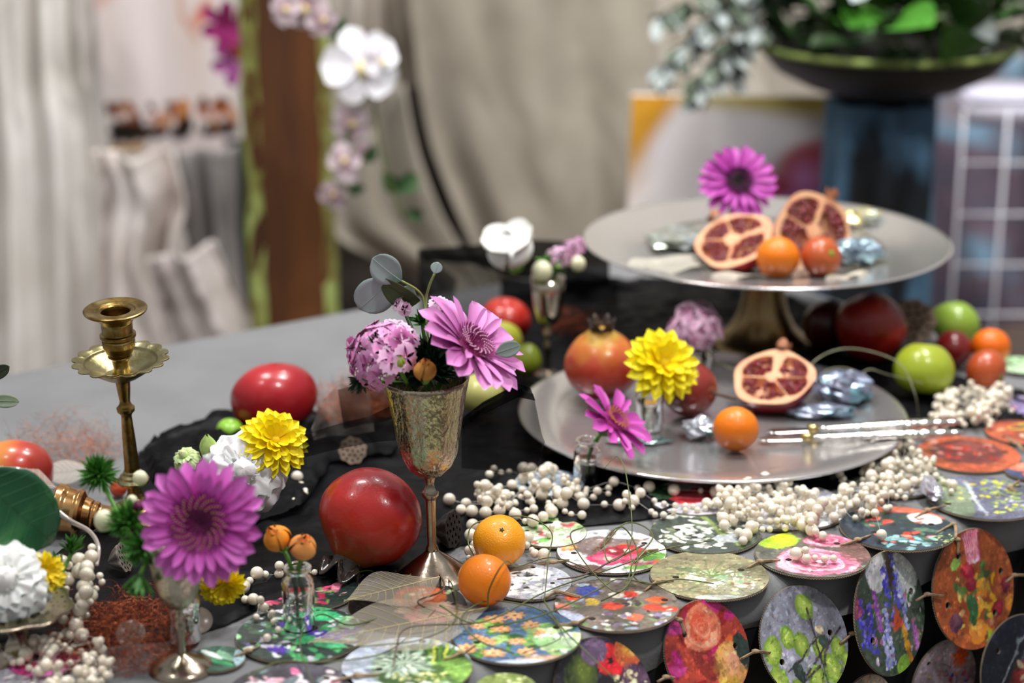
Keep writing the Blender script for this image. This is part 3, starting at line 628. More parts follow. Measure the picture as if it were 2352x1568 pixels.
# ------------------------------------------------------------------ fruit
def lump(seed, a=.03, s=1.5): return lambda p: p * (1 + a * fbm(p.x * s + seed, p.y * s, p.z * s, 2))
m_calyx = M('dry calyx', '#1d1613', '#4a3a30', sc=60, rough=.45, bump=.4)
m_calyxg = M('glossy black calyx', '#15110f', '#3c322c', sc=50, rough=.22, bump=.3, coat=.3)
def pom(px, py, rpx, z0, cdir, label, ramp, crown=1.0, mc=None, seed=1, group='whole pomegranates', axis_fix=1.0):
    p, r = ball(px, py, rpx, z0); t = thing('pomegranate', p, label, 'pomegranate', group, rot=aim(cdir))
    def d(q):
        a = math.atan2(q.y, q.x); k = 1 + .018 * math.cos(a * 5 + seed) * (1 - q.z * q.z) + .03 * fbm(q.x + seed, q.y, q.z, 2)
        neck = max(0, q.z - .86) * .9; k += .045 * fbm(q.x * 1.2 + seed * 3, q.y * 1.2, q.z * 1.2, 2); return Vector((q.x * k, q.y * k, q.z * (.93 + neck)))
    mm = M('pom skin ' + str(seed), ramp[0][1], ramp=ramp, src='z', rng=(-r, r), mix=.5, sc=48, rough=.3, coat=.2, bump=.15, bsc=260)
    o = mk('skin', sphere(r, 48, 30, d), mm, t)
    n = 6; cr_ = r * .2 * crown; gs = []
    def fn(u, v):
        a = v * 2 * PI; lobes = .35 + .65 * abs(math.cos(a * n / 2)); h = r * (.9 + .38 * crown * u * (lobes if u > .5 else 1))
        rr_ = cr_ * (1 - .15 * math.sin(u * PI) + .5 * u * u); return (rr_ * math.cos(a), rr_ * math.sin(a), h)
    g = grid(8, 60, fn, cv=True); c_ = mk('calyx', g, mc or m_calyx, t); md = c_.modifiers.new('thick', 'SOLIDIFY'); md.thickness = .0016
    return t
m_spots = [(0, '#8a4a1c'), (.25, '#9a2a16'), (.45, '#a01c18'), (.6, '#8e1520'), (.8, '#8a1a22'), (1, '#7a1420')]
pom(851, 1186, 120, TT + .004, (-.42, -.5, -.72), 'big deep red pomegranate lying crown down beside the silver goblet', [(0, '#80141f'), (.3, '#96181e'), (.5, '#ae201a'), (.75, '#a42a1a'), (1, '#8a4a1c')], 1.5, m_calyxg, 1)
pom(1382, 836, 86, PZ, (-.02, -.1, 1), 'upright red pomegranate with yellow shoulder and dark crown on the platter', [(0, '#8a1712'), (.4, '#b23325'), (.65, '#bb4630'), (.85, '#c4702c'), (1, '#c9a040')], 1.15, None, 2)
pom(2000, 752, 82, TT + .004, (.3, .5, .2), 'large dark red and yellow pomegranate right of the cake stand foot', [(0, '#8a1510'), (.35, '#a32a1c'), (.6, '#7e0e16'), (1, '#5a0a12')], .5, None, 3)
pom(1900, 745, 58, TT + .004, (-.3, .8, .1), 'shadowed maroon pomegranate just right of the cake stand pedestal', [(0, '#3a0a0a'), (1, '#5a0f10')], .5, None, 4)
def halfpom(px, py, rpx, z0, face, label, seed, chambers, tilt_z=0.0, up=0.0, roll=0.0, lift=.55):
    r = rpx * ms(P(px, py, z0 + .04)); p = P(px, py, z0 + r * lift + up)
    t = thing('half_pomegranate', p, label, 'pomegranate', 'halved pomegranates', rot=aim(face, roll))
    def oc(a): return r * (1 + .035 * math.cos(a * 5 + seed) + .02 * math.cos(a * 3))
    def fn(u, v):
        a = v * 2 * PI; th = u * PI / 2; rr_ = oc(a) * math.cos(th); return (rr_ * math.cos(a), rr_ * math.sin(a), -r * .82 * math.sin(th))
    mk('rind', grid(16, 56, fn, cv=True), M('pom rind', '#8e1a1e', ramp=[(.3, '#a8202c'), (.6, '#80101a')], sc=20, rough=.3, coat=.2), t)
    # cut face with recessed chambers
    bm = bmesh.new(); loops = []
    def loop(pts, z=0):
        vs = [bm.verts.new((x, y, z)) for x, y in pts]; return [bm.edges.new((vs[i], vs[(i + 1) % len(vs)])) for i in range(len(vs))], vs
    e, _ = loop([(oc(a) * math.cos(a), oc(a) * math.sin(a)) for a in [k * 2 * PI / 56 for k in range(56)]]); edges = list(e); holes = []
    def chp(c):
        a0, a1, r0, r1 = c; a0 -= .08; a1 += .08; r0 *= .85; r1 = min(.9, r1 * 1.03); pts = []
        for k in range(9): a = a0 + (a1 - a0) * k / 8; q = r * r1 * (1 - .10 * abs(k / 4 - 1) ** 3); pts.append((q * math.cos(a), q * math.sin(a)))
        for k in range(4, -1, -1): a = a0 + (a1 - a0) * (.08 + .84 * k / 4); q = r * r0; pts.append((q * math.cos(a), q * math.sin(a)))
        return pts
    for c in chambers:
        e, vs = loop(chp(c)); edges += e; holes.append(chp(c))
    bmesh.ops.triangle_fill(bm, use_beauty=True, edges=edges)
    # drop any faces filled inside the chambers
    kill = [f for f in bm.faces if any(inpoly(f.calc_center_median().x, f.calc_center_median().y, h) for h in holes)]
    if kill: bmesh.ops.delete(bm, geom=kill, context='FACES_ONLY')
    V = [v.co.copy() for v in bm.verts]; Fc = [tuple(v.index for v in f.verts) for f in bm.faces]; bm.verts.index_update(); Fc = [tuple(v.index for v in f.verts) for f in bm.faces]; bm.free()
    for h in holes:
        b0 = len(V); n = len(h); cxm = sum(x for x, y in h) / n; cym = sum(y for x, y in h) / n
        for x, y in h: V.append(Vector((x, y, 0)))
        for x, y in h: V.append(Vector((cxm + (x - cxm) * .85, cym + (y - cym) * .85, -r * .22)))
        for i in range(n): j = (i + 1) % n; Fc.append((b0 + i, b0 + j, b0 + n + j, b0 + n + i))
        Fc.append(tuple(b0 + n + i for i in range(n)))
    mk('cut_face', (V, Fc), M('pom pith', '#e8b488', '#e09a74', sc=30, rough=.5, sss=.15), t, smooth=False)
    rg = random.Random(seed); gs = []
    for h in holes:
        xs = [x for x, y in h]; ys = [y for x, y in h]; cnt = 0
        for _ in range(900):
            x, y = rg.uniform(min(xs), max(xs)), rg.uniform(min(ys), max(ys)); n = len(h); cxm = sum(xs) / n; cym = sum(ys) / n
            if not inpoly(cxm + (x - cxm) * 1.12, cym + (y - cym) * 1.12, h): continue
            gs.append(xf(sphere(r * .062 * rg.uniform(.8, 1.2), 7, 5), Matrix.Translation((x, y, -r * rg.uniform(0.0, .06))) @ Matrix.Rotation(rg.random() * 3, 4, 'Z') @ Matrix.Diagonal((1.35, .9, .9, 1))))
            cnt += 1
            if cnt > 34: break
    ar = mk('arils', join(*gs), M('arils', '#5e0612', '#8a0f18', sc=150, rough=.12, coat=.6, sss=.1), t); tag(ar, kind='stuff')
    def fc(u, v):
        a = v * 2 * PI; return (oc(PI / 2) * .13 * math.cos(a) * (1 + .5 * u), oc(PI / 2) * (.98 + .26 * u * (.5 + .5 * abs(math.cos(a * 2)))), -r * .02 + r * .13 * math.sin(a) * (1 + .5 * u))
    mk('calyx', grid(5, 24, fc, cv=True), M('light calyx', '#b0704a', '#7a4a34', sc=60, rough=.6), t)
    return t
ch1 = [(1.85, 3.1, .25, .84), (.2, 1.3, .28, .86), (-.8, .03, .1, .88), (3.3, 5.3, .2, .82)]
halfpom(1776, 866, 93, PZ, (-.18, -.38, .92), 'half pomegranate with cut face up on the lower platter', 11, ch1, roll=-.35, lift=.80)
ch2 = [(2.55, 3.95, .28, .86), (.05, 1.25, .25, .86), (4.15, 5.9, .2, .8), (1.45, 2.35, .35, .86)]
halfpom(1686, 550, 90, SZ - .012, (-.3, -.42, .88), 'half pomegranate at the left of the cake stand pile', 12, ch2, roll=.3, lift=.74)
halfpom(1868, 532, 92, SZ - .012, (.2, -.85, .42), 'half pomegranate propped up behind the tomato on the cake stand', 13, [(1.9, 3.0, .25, .87), (.15, 1.55, .25, .87), (-1.2, 0, .18, .87), (3.2, 4.8, .2, .84)], roll=-.35, lift=.75)
m_chip = [(2.4, 3.8, .3, .82), (.3, 1.6, .3, .8), (4.3, 5.8, .3, .8)]
halfpom(1138, 835, 58, TT + .012, (.75, -.6, .2), 'half pomegranate mostly hidden behind the silver goblet bouquet', 14, m_chip, roll=.2, lift=.85)
def citrus(px, py, rpx, z0, label, axis, c1='#ee8a14', c2='#e2760c', group='small oranges', star='#3c4420', seed=0):
    p, r = ball(px, py, rpx, z0); t = thing('mandarin_orange', p - Vector((0, 0, r * .03)), label, 'orange', group, rot=aim(axis))
    def d(q): return Vector((q.x, q.y, q.z * (.93 if q.z > 0 else .95) - .05 * math.exp(-((1 - abs(q.z)) * 30)) * (1 if q.z > 0 else -1))) * (1 + .012 * fbm(q.x * 2 + seed, q.y * 2, q.z * 2))
    mk('peel', sphere(r, 48, 32, d), M('peel ' + c1, c1, c2, sc=12, rough=.33, bump=.35, bsc=600, coat=.25, sss=.08), t)
    st = [Vector((0, 0, .0014))] + [Vector((r * (.12 if k % 2 == 0 else .06) * math.cos(k * PI / 5), r * (.12 if k % 2 == 0 else .06) * math.sin(k * PI / 5), 0)) for k in range(10)]
    mk('calyx', (st, [(0, k + 1, (k + 1) % 10 + 1) for k in range(10)]), M('calyx ' + star, star, rough=.7), t, loc=(0, 0, r * .885))
    return t
citrus(1147, 1240, 61, TT + .006, 'bright orange mandarin with a star calyx, rear of the two oranges by the goblet', (.1, -.62, .75), '#fcaa18', '#f8980e', seed=1)
citrus(1113, 1330, 62, TT + .006, 'deep orange mandarin, front one of the pair by the goblet', (.3, .8, .5), '#fb8f14', '#f78208', seed=2)
citrus(1690, 983, 53, PZ, 'orange mandarin at the front of the lower platter', (.2, .8, .5), '#fb8c12', '#f77e08', seed=3)
citrus(1787, 590, 50, SZ - .0125, 'orange mandarin on the cake stand beside the tomato', (.1, .7, .6), '#fb8c12', '#f77e08', seed=4)
citrus(2275, 795, 45, TT + .004, 'orange mandarin at the far right behind the tomato', (.1, .7, .6), '#fb7e0c', '#f47008', seed=5)
def fruit(name, px, py, rpx, z0, label, cat, axis, ramp, shape, stem=None, seed=0, mixv=.4, rough=.3, group=None, sc=12, sl=.3, dotc=None):
    p, r = ball(px, py, rpx, z0); t = thing(name, p, label, cat, group, rot=aim(axis))
    def d(q):
        k = 1 + .02 * fbm(q.x * 1.5 + seed, q.y * 1.5, q.z * 1.5, 2); rh = math.hypot(q.x, q.y)
        if shape == 'apple': z = q.z * .92 - .28 * math.exp(-(rh / .3) ** 2) * (1 if q.z > 0 else -.5); k *= 1 + .05 * q.z
        elif shape == 'pear': z = q.z * 1.12; k *= 1 - .24 * max(0, q.z) ** 1.2
        elif shape == 'mango': z = q.z * 1.22 - .05 * math.exp(-(rh / .18) ** 2) * (1 if q.z > 0 else 0); return Vector((q.x * k * (1 + .06 * q.z), q.y * k * .95 + .10 * q.z * q.z, z))
        elif shape == 'plum': z = q.z * 1.03 - .1 * math.exp(-(rh / .25) ** 2) * (1 if q.z > 0 else 0)
        else: z = q.z * .9 - .08 * math.exp(-(rh / .3) ** 2) * (1 if q.z > 0 else -.5)
        return Vector((q.x * k, q.y * k, z))
    mk('skin', sphere(r, 40, 28, d), M(name + str(seed) + ' skin', ramp[0][1], ramp=ramp, src='z', rng=(-r, r), mix=mixv, sc=sc, rough=rough, coat=.3, bump=.05, bsc=200), t)
    if stem == 'stalk': mk('stalk', tube([(0, 0, r * .62), (r * .06, 0, r * .95), (r * .2, 0, r * (1 + sl))], r * .05, 7, r2=r * .07, k=4), M('stalk', '#4a3426', '#6a5040', sc=50, rough=.7), t)
    if stem == 'green': mk('stem_scar', xf(sphere(r * .16, 12, 8), Matrix.Translation((0, 0, r * .82)) @ Matrix.Diagonal((1, 1, .45, 1))), M('scar green', '#7d9a36', '#9a8a4a', sc=60, rough=.7), t)
    if stem == 'nub': mk('stem_scar', join(xf(sphere(r * .11, 12, 8), Matrix.Translation((0, 0, r * 1.17)) @ Matrix.Diagonal((1, 1, .6, 1))), tube([(r * .17 * math.cos(a), r * .17 * math.sin(a), r * 1.16) for a in [k * PI / 10 for k in range(21)]], r * .03, 6, cap=False)), M('mango scar', '#a8322a', '#7a2420', sc=60, rough=.5), t)
    return t
fruit('mango', 632, 915, 84, TT + .002, 'glossy red mango standing out against the bare grey cloth', 'mango', (-.92, -.42, -.06), [(0, '#8e141c'), (.5, '#ae1c26'), (.8, '#b4242a'), (1, '#a01a20')], 'mango', 'nub', 1, .3)
fruit('mango', 30, 1085, 76, TT + .002, 'red and yellow mango at the left edge under a skeleton leaf', 'mango', (.8, .1, -.05), [(0, '#d8a040'), (.35, '#d88a3c'), (.6, '#c0402c'), (1, '#a83028')], 'mango', None, 2, .5)
fruit('green_apple', 528, 990, 32, TT + .002, 'lime green apple peeping out behind the yellow flower on the left', 'apple', (.1, -.1, 1), [(0, '#7eb02c'), (1, '#8fc23c')], 'apple', None, 3)
fruit('red_apple', 1160, 738, 60, TT + .004, 'red apple behind the pear inside the black organza', 'apple', (.1, -.1, 1), [(0, '#6e0c10'), (.6, '#9c1a16'), (1, '#b83020')], 'apple', None, 4)
fruit('pear', 1150, 785, 50, TT + .012, 'yellow green pear between the red apple and the bouquet', 'pear', (-.35, -.5, .6), [(0, '#a89a30'), (.5, '#a8a638'), (1, '#98a238')], 'pear', None, 5)
fruit('pear', 1210, 825, 36, TT + .012, 'small green pear at the foot of the slim goblet', 'pear', (.2, -.2, .9), [(0, '#6e7a1c'), (1, '#7f8c26')], 'pear', None, 6)
fruit('green_apple', 1105, 905, 52, TT + .012, 'pale green apple half hidden behind the hammered goblet', 'apple', (.1, -.1, 1), [(0, '#a8a85c'), (1, '#b8b46c')], 'apple', None, 7)
fruit('plum', 1582, 892, 64, PZ, 'dark red plum with a long woody stalk behind the yellow flower', 'plum', (.75, -.5, .05), [(0, '#3a1014'), (.5, '#5a1216'), (.8, '#8a2a20'), (1, '#8a3226')], 'plum', 'stalk', 8, .5, sl=.85)
fruit('tomato', 1886, 590, 48, SZ - .0125, 'orange red tomato with a green stem scar on the cake stand', 'tomato', (.45, -.75, .4), [(0, '#a8441a'), (.6, '#b85026'), (1, '#c0602e')], 'tomato', 'green', 9)
fruit('tomato', 2265, 850, 49, TT + .004, 'orange red tomato at the far right beside the green apple', 'tomato', (.6, -.6, -.2), [(0, '#a8441a'), (.6, '#b85028'), (1, '#c4602e')], 'tomato', 'green', 10)
fruit('green_apple', 2122, 848, 70, TT + .004, 'large yellow green apple in front of the dried lotus pod on the right', 'apple', (-.1, -.3, -.9), [(0, '#9aa02a'), (.5, '#a2b430'), (1, '#aabc38')], 'apple', None, 11)
fruit('lime_fruit', 2192, 742, 52, TT + .004, 'light green pear shaped fruit at the back right', 'pear', (-.85, .2, .35), [(0, '#8fae38'), (1, '#9cbc4a')], 'pear', None, 12)
fruit('plum', 2190, 800, 42, TT + .004, 'small dark red plum between the green fruits on the right', 'plum', (.4, -.6, -.5), [(0, '#6a1414'), (1, '#7a1a18')], 'plum', 'stalk', 13, sl=.15)
fruit('rosehip', 272, 1120, 21, TT + .002, 'small orange red berry beside the candlestick base', 'berry', (-.2, -.6, .4), [(0, '#b8341c'), (1, '#c44a28')], 'tomato', None, 14)
# ------------------------------------------------------------------ lotus pods
def pod(px, py, rpx, z0, axis, label, c1, c2, nh=17, depth_=1.0, seed=0, hol='#0a0808'):
    p, r = ball(px, py, rpx, z0); t = thing('lotus_pod', p, label, 'seed pod', rot=aim(axis))
    def md(q, z, a): return (q * (1 + .05 * math.sin(a * 9 + seed) + .03 * math.sin(a * 4)), z)
    mm = M('pod ' + c1, c1, c2, sc=70, rough=.85, bump=.6, bsc=200)
    mk('cone', lathe([(r * .12, -r * 1.1 * depth_), (r * .35, -r * .9 * depth_), (r * .75, -r * .45 * depth_), (r * .96, -r * .12), (r, 0), (r * .96, r * .05)], 60, md), mm, t)
    bm = bmesh.new(); edges = []
    def loop(pts):
        vs = [bm.verts.new((x, y, r * .05)) for x, y in pts]; edges.extend(bm.edges.new((vs[i], vs[(i + 1) % len(vs)])) for i in range(len(vs)))
    loop([(md(r * .96, 0, a)[0] * math.cos(a), md(r * .96, 0, a)[0] * math.sin(a)) for a in [k * 2 * PI / 60 for k in range(60)]])
    hs = [(0, 0)] + [(r * .38 * math.cos(k * 2 * PI / 6), r * .38 * math.sin(k * 2 * PI / 6)) for k in range(6)] + [(r * .72 * math.cos(k * 2 * PI / 11 + .2), r * .72 * math.sin(k * 2 * PI / 11 + .2)) for k in range(11)]
    for hx, hy in hs: loop([(hx + r * .105 * math.cos(a), hy + r * .085 * math.sin(a)) for a in [k * 2 * PI / 10 for k in range(10)]])
    bmesh.ops.triangle_fill(bm, use_beauty=True, edges=edges); bm.verts.index_update()
    kill = [f for f in bm.faces if any(math.hypot(f.calc_center_median().x - hx, f.calc_center_median().y - hy) < r * .075 for hx, hy in hs)]
    if kill: bmesh.ops.delete(bm, geom=kill, context='FACES_ONLY')
    bm.verts.index_update(); V = [v.co.copy() for v in bm.verts]; Fc = [tuple(v.index for v in f.verts) for f in bm.faces]; bm.free()
    mk('face', (V, Fc), mm, t, smooth=False)
    mk('seed_cavity', lathe([(r * .93, r * .03), (r * .8, -r * .2), (.001, -r * .22)], 30), M('cavity ' + hol, hol, rough=.9), t)
    return t
pod(1040, 1215, 44, TT + .003, (.9, -.4, .15), 'black lotus pod lying on its side between the goblet stem and the pearls', '#1c1614', '#2c2420')
pod(2098, 738, 52, TT + .012, (.0, -.85, .4), 'dark brown lotus pod facing forward above the green apple', '#94806f', '#705f52', seed=2)
pod(285, 1280, 36, TT + .004, (.93, -.12, .34), 'grey lotus pod beside the small goblet', '#7a7068', '#5c534c', seed=3)
pod(810, 1035, 32, TT + .004, (.1, -.8, .5), 'taupe lotus pod under the sheer black fabric behind the pomegranate', '#8a7868', '#6a5a4c', seed=4)
# ================================================================== flowers
def pmat(name, c0, c1, c2, L, rough=.5): return M(name, c0, ramp=[(0, c0), (.35, c1), (1, c2)], src='rad', rng=(.15 * L, 1.0 * L), mix=.18, sc=220, stretch=(.15, 1, 1), rough=rough, sss=.12)
def gerbera(p, r, face, label, cols, stem=None, seed=0, cupa=.05, eye=('#5a1040', '#c0a040', '#7a1a50'), ph=0., n=(22, 16), stemr=.0028, bract=True, name='gerbera', back=0.0, pw=1.2, er=.30):
    t = thing(name, p, label, 'flower', 'magenta gerberas' if name == 'gerbera' else None, rot=aim(face, ph)); rg = random.Random(seed)
    mt = pmat('petal ' + name + str(seed), *cols, r)
    V = [mesh_of('petal', petal(r * .84 * k, r * w_ * pw, r * .16, cupa, bnd, cu, nu=8, nv=6, tip=1.6, fat=.66), mt) for k, w_, bnd, cu in ((1, .098, -.1 + back, .35), (.97, .088, -.2 + back, .2), (.93, .10, .0 + back, .45))]
    V2 = [mesh_of('petal', petal(r * .66 * k, r * .07, r * .16, cupa + .18, bnd + back * .5, .3, nu=7, nv=4, tip=1.0), mt) for k, bnd in ((1, -.1), (.92, 0))]
    for k in range(n[0]): inst('petal', rg.choice(V), t, Matrix.Translation((0, 0, -.0008 * (k % 2))) @ Matrix.Rotation(2 * PI * (k + rg.uniform(-.25, .25)) / n[0], 4, 'Z') @ Matrix.Rotation(rg.uniform(-.10, .10), 4, 'Y') @ Matrix.Rotation(rg.uniform(-.2, .2), 4, 'X'))
    for k in range(n[1]): inst('petal', rg.choice(V2), t, Matrix.Translation((0, 0, .0015)) @ Matrix.Rotation(2 * PI * (k + .5 + rg.uniform(-.3, .3)) / n[1], 4, 'Z') @ Matrix.Rotation(rg.uniform(-.1, .1), 4, 'Y'))
    gs = []; g2 = []
    for k in range(260):
        a = k * 2.39996; q = math.sqrt((k + .5) / 260); rr_ = r * er * q; h = r * (.05 + .07 * q - (.09 * max(0, .45 - q)))
        b_ = xf(petal(r * (.07 + .05 * q), r * .012, 0, 0, .1, .2, nu=3, nv=2), Matrix.Translation((rr_ * math.cos(a), rr_ * math.sin(a), h)) @ Matrix.Rotation(a, 4, 'Z') @ Matrix.Rotation(-(1.35 - .7 * q), 4, 'Y'))
        gs.append(b_)
        if q > .5 and k % 2: g2.append(xf(sphere(r * .013, 5, 4), Matrix.Translation((rr_ * .97 * math.cos(a), rr_ * .97 * math.sin(a), h + r * .08))))
    mk('disc', lathe([(r * .3, -.001), (r * .27, r * .05), (r * .12, r * .03), (.0005, r * .01)], 24), M('eye ' + eye[0], eye[0], rough=.7), t)
    tag(mk('florets', join(*gs), M('floret ' + eye[2], eye[2], eye[0], sc=200, rough=.6), t), kind='stuff')
    tag(mk('pollen', join(*g2), M('pollen ' + eye[1], eye[1], rough=.7), t), kind='stuff')
    if bract:
        bg_ = [lathe([(r * .10, -r * .42), (r * .2, -r * .3), (r * .3, -r * .12), (r * .3, -.0015)], 24)]
        for k in range(26): bg_.append(xf(petal(r * .32, r * .035, 0, 0, -.2, .2, nu=4, nv=2), Matrix.Rotation(k * 2 * PI / 26, 4, 'Z') @ Matrix.Translation((r * .2, 0, -r * .3)) @ Matrix.Rotation(-1.1, 4, 'Y')))
        mk('bract', join(*bg_), M('bract', '#3f5f38', '#5c7a50', sc=120, rough=.6), t)
    if stem:
        inv = t.rotation_quaternion.inverted(); pts = [Vector((0, 0, -r * .3))] + [inv @ (Vector(s) - t.location) for s in stem]
        mk('stem', tube(pts, stemr, 8, k=6), m_stem, t)
    return t
GC = ('#9a1a74', '#cc4ab4', '#e27cd2')
PB = D(462, 1200, FY - .03); gr = 152 * ms(PB)
gerbera(PB, gr, (-.05, -.93, .32), 'big magenta gerbera facing the viewer in the left foreground', GC, [D(400, 1270, FY + .01), D(385, 1340, FY)], 1, .12, ph=.3, n=(25, 22), er=.43, eye=('#5c0c44', '#c8a04c', '#861660'))
GB = D(1080, 798, GY - .02)
gerbera(GB, 150 * ms(GB), (.60, -.28, .75), 'pink gerbera leaning out of the right side of the hammered goblet', ('#b04a94', '#cc74b8', '#d990c8'), [D(1010, 880, GY), D(990, 960, GY)], 2, .30, ph=1, eye=('#7a1a50', '#e0a8c8', '#8e2a68'), back=-.1, n=(19, 12), pw=1.6)
GV = D(1408, 968, VC.y - .01)
gerbera(GV, 104 * ms(GV), (.60, -.30, .72), 'side-on magenta gerbera in the small vial before the platter', ('#9a1a7a', '#c244a8', '#cc5cb4'), [D(1358, 1030, VC.y), D(1345, 1095, VC.y)], 3, .20, eye=('#a02a7a', '#d0902c', '#b03488'), n=(15, 8), pw=1.6)
GS = D(1695, 418, SP.y - .02)
gerbera(GS, 94 * ms(GS), (.10, -.80, .58), 'magenta gerbera standing up behind the halved fruit on the cake stand', ('#8a1a7a', '#b235a0', '#c04ab0'), [D(1678, 480, SP.y), D(1675, 520, SP.y)], 4, .10, eye=('#1c0a14', '#5a1a48', '#3a0c2c'))
YC = ('#f0cc00', '#ffe808', '#fff01c')
def mum(p, r, face, label, seed, stem=None, ph=0, cols=YC, half=False):
    t = thing('chrysanthemum', p, label, 'flower', 'yellow chrysanthemums', rot=aim(face, ph)); rg = random.Random(seed); mt = pmat('mum', *cols, r)
    for li, (n, k, rise, w_) in enumerate(((19, 1, .02, .10), (16, .88, .12, .1), (13, .7, .25, .09), (10, .5, .5, .09), (8, .32, .8, .08))):
        me = mesh_of('petal', petal(r * k * .92, r * w_ * 1.35, r * .08, rise, -.12 + .08 * li, .5, nu=6, nv=4, notch=.02, tip=2.0, fat=.7), mt)
        for q in range(n): inst('petal', me, t, Matrix.Translation((0, 0, r * .04 * li)) @ Matrix.Rotation(2 * PI * (q + rg.uniform(-.3, .3)) / n + li, 4, 'Z') @ Matrix.Rotation(rg.uniform(-.16, .12), 4, 'Y') @ Matrix.Rotation(rg.uniform(-.3, .3), 4, 'X'))
    mk('centre', xf(sphere(r * .14, 12, 8), Matrix.Translation((0, 0, r * .12))), M('mum centre', '#e0c010', rough=.7), t)
    mk('sepals', xf(sphere(r * .2, 12, 8), Matrix.Translation((0, 0, -r * .06)) @ Matrix.Diagonal((1, 1, .5, 1))), m_dstem, t)
    if stem:
        inv = t.rotation_quaternion.inverted(); mk('stem', tube([Vector((0, 0, -r * .1))] + [inv @ (Vector(s) - t.location) for s in stem], .0026, 8, k=6), m_stem, t)
    return t
p_ = D(1522, 838, VD.y - .01); mum(p_, 92 * ms(p_), (.18, -.72, .62), 'yellow chrysanthemum in a vial on the lower platter', 1, [D(1480, 900, VD.y), D(1475, 975, VD.y)])
LY = P(560, 1230).y
p_ = D(630, 1015, LY); mum(p_, 86 * ms(p_), (.30, -.62, .62), 'yellow chrysanthemum behind the white lisianthus on the left', 2, [D(590, 1120, LY + .01), D(560, 1230, LY)])
VY = P(515, 1440).y
p_ = D(510, 1345, VY); mum(p_, 58 * ms(p_), (.1, -.75, -.25), 'yellow chrysanthemum hanging below the big magenta gerbera', 3)
CY_ = P(60, 1400, TT + .05).y
p_ = D(105, 1315, CY_ + .01); mum(p_, 52 * ms(p_), (.5, -.6, .4), 'yellow chrysanthemum right of the white flower in the pierced dish', 4)
p_ = D(22, 1262, CY_ + .03); mum(p_, 50 * ms(p_), (.2, -.3, .85), 'yellow chrysanthemum behind the white flower in the pierced dish', 5)
# ruffled white flowers and roses
def ruffle(p, r, face, label, cols, seed, name='lisianthus', layers=5, fr=.05, op=1.0, ph=0, group=None, cat='flower'):
    t = thing(name, p, label, cat, group, rot=aim(face, ph)); rg = random.Random(seed)
    mt = M('ruffle ' + cols[0], cols[0], ramp=[(0, cols[1]), (.5, cols[0]), (1, cols[0])], src='rad', rng=(0, r), rough=.5, sss=.2)
    for li in range(layers):
        f = li / max(1, layers - 1); n = 6 if li < 2 else 5
        R1 = r * (1 - .22 * f); PH = math.radians(88 - 85 * f) * op + .05
        for q in range(n):
            sd = rg.random() * 10; hw = .80 if f < .6 else 1.0
            def fn(u, v, R1=R1, f=f, sd=sd, PH=PH, hw=hw):
                s = v * 2 - 1; ue = u * (1 - .16 * s * s); ph_ = PH * (.35 + .65 * ue); rho = R1 * (.12 + .88 * ue)
                rho += R1 * fr * ue ** 3 * math.sin(s * 9 + sd); ph_ += fr * 1.6 * ue ** 3 * math.sin(s * 13 + sd * 2) + (.25 * ue ** 6 if f < .7 else 0)
                an = s * hw * math.sin(min(1, .25 + u * 1.1) * PI / 2)
                x = rho * math.sin(ph_); return (x * math.cos(an), x * math.sin(an), rho * math.cos(ph_) - .25 * r)
            mk('petal', grid(9, 22, fn), mt, t).rotation_euler = (0, 0, 2 * PI * q / n + li * .6)
    mk('heart', xf(sphere(r * .30, 14, 10, lump(seed, .25, 3)), Matrix.Translation((0, 0, r * .30)) @ Matrix.Diagonal((1, 1, 1.25, 1))), mt, t)
    mk('sepals', xf(sphere(r * .3, 12, 8), Matrix.Translation((0, 0, -r * .28)) @ Matrix.Diagonal((1, 1, .6, 1))), m_stem, t)
    return t
WH = ('#f1eff0', '#e2e4d2')
p_ = D(558, 1085, LY - .015); ruffle(p_, 104 * ms(p_), (.15, -.8, .45), 'ruffled white lisianthus behind the big magenta gerbera', WH, 1, fr=.05, layers=6)
p_ = D(14, 1335, CY_ - .01); ruffle(p_, 104 * ms(p_), (.15, -.75, .55), 'round white ruffled flower in the pierced dish at the left edge', ('#f3f2ee', '#e6e6d4'), 2, fr=.045, layers=7, name='white_carnation')
def rosebud(p, r, face, label, cols, seed, stem=None, ln_=1.7, group=None, open_=0.0, name='rosebud'):
    t = thing(name, p, label, 'flower', group, rot=aim(face, seed)); mt = M('bud ' + cols[0], cols[0], ramp=[(0, cols[2]), (.35, cols[0]), (.75, cols[0]), (1, cols[1])], src='z', rng=(-r, r * 1.3), mix=.3, sc=90, rough=.5, bump=.3, bsc=120)
    for k in range(5):
        def fn(u, v, k=k):
            s = v * 2 - 1; rr_ = r * math.sin(min(PI * .97, .25 + u * 2.78)) ** .8 * (1 - .07 * k); a = s * 1.15 + u * .5
            return (rr_ * math.cos(a), rr_ * math.sin(a), r * (-.9 + ln_ * 1.15 * u + .12 * math.sin(s * 3 + k) * u ** 3) + .03 * r * k)
        mk('petal', grid(10, 10, fn), mt, t).rotation_euler = (0, 0, k * 2 * PI / 5 * 2)
    sg = [xf(sphere(r * .35, 12, 8), Matrix.Translation((0, 0, -r * .95)))]
    me = mesh_of('sepal', xf(petal(r * 1.7, r * .28, r * .25, .0, .35, .5, nu=6, nv=3), Matrix.Rotation(-1.05, 4, 'Y')), M('sepal green', '#5e7a3a', '#7d9450', sc=60, rough=.5))
    for k in range(0 if name == 'rose' else 5): inst('sepal', me, t, Matrix.Translation((0, 0, -r * .95)) @ Matrix.Rotation(k * 2 * PI / 5, 4, 'Z'))
    mk('hip', sg[0], m_stem, t)
    if stem:
        inv = t.rotation_quaternion.inverted(); mk('stem', tube([Vector((0, 0, -r * 1.0))] + [inv @ (Vector(s) - t.location) for s in stem], .0024, 8, k=6), m_stem, t)
    return t
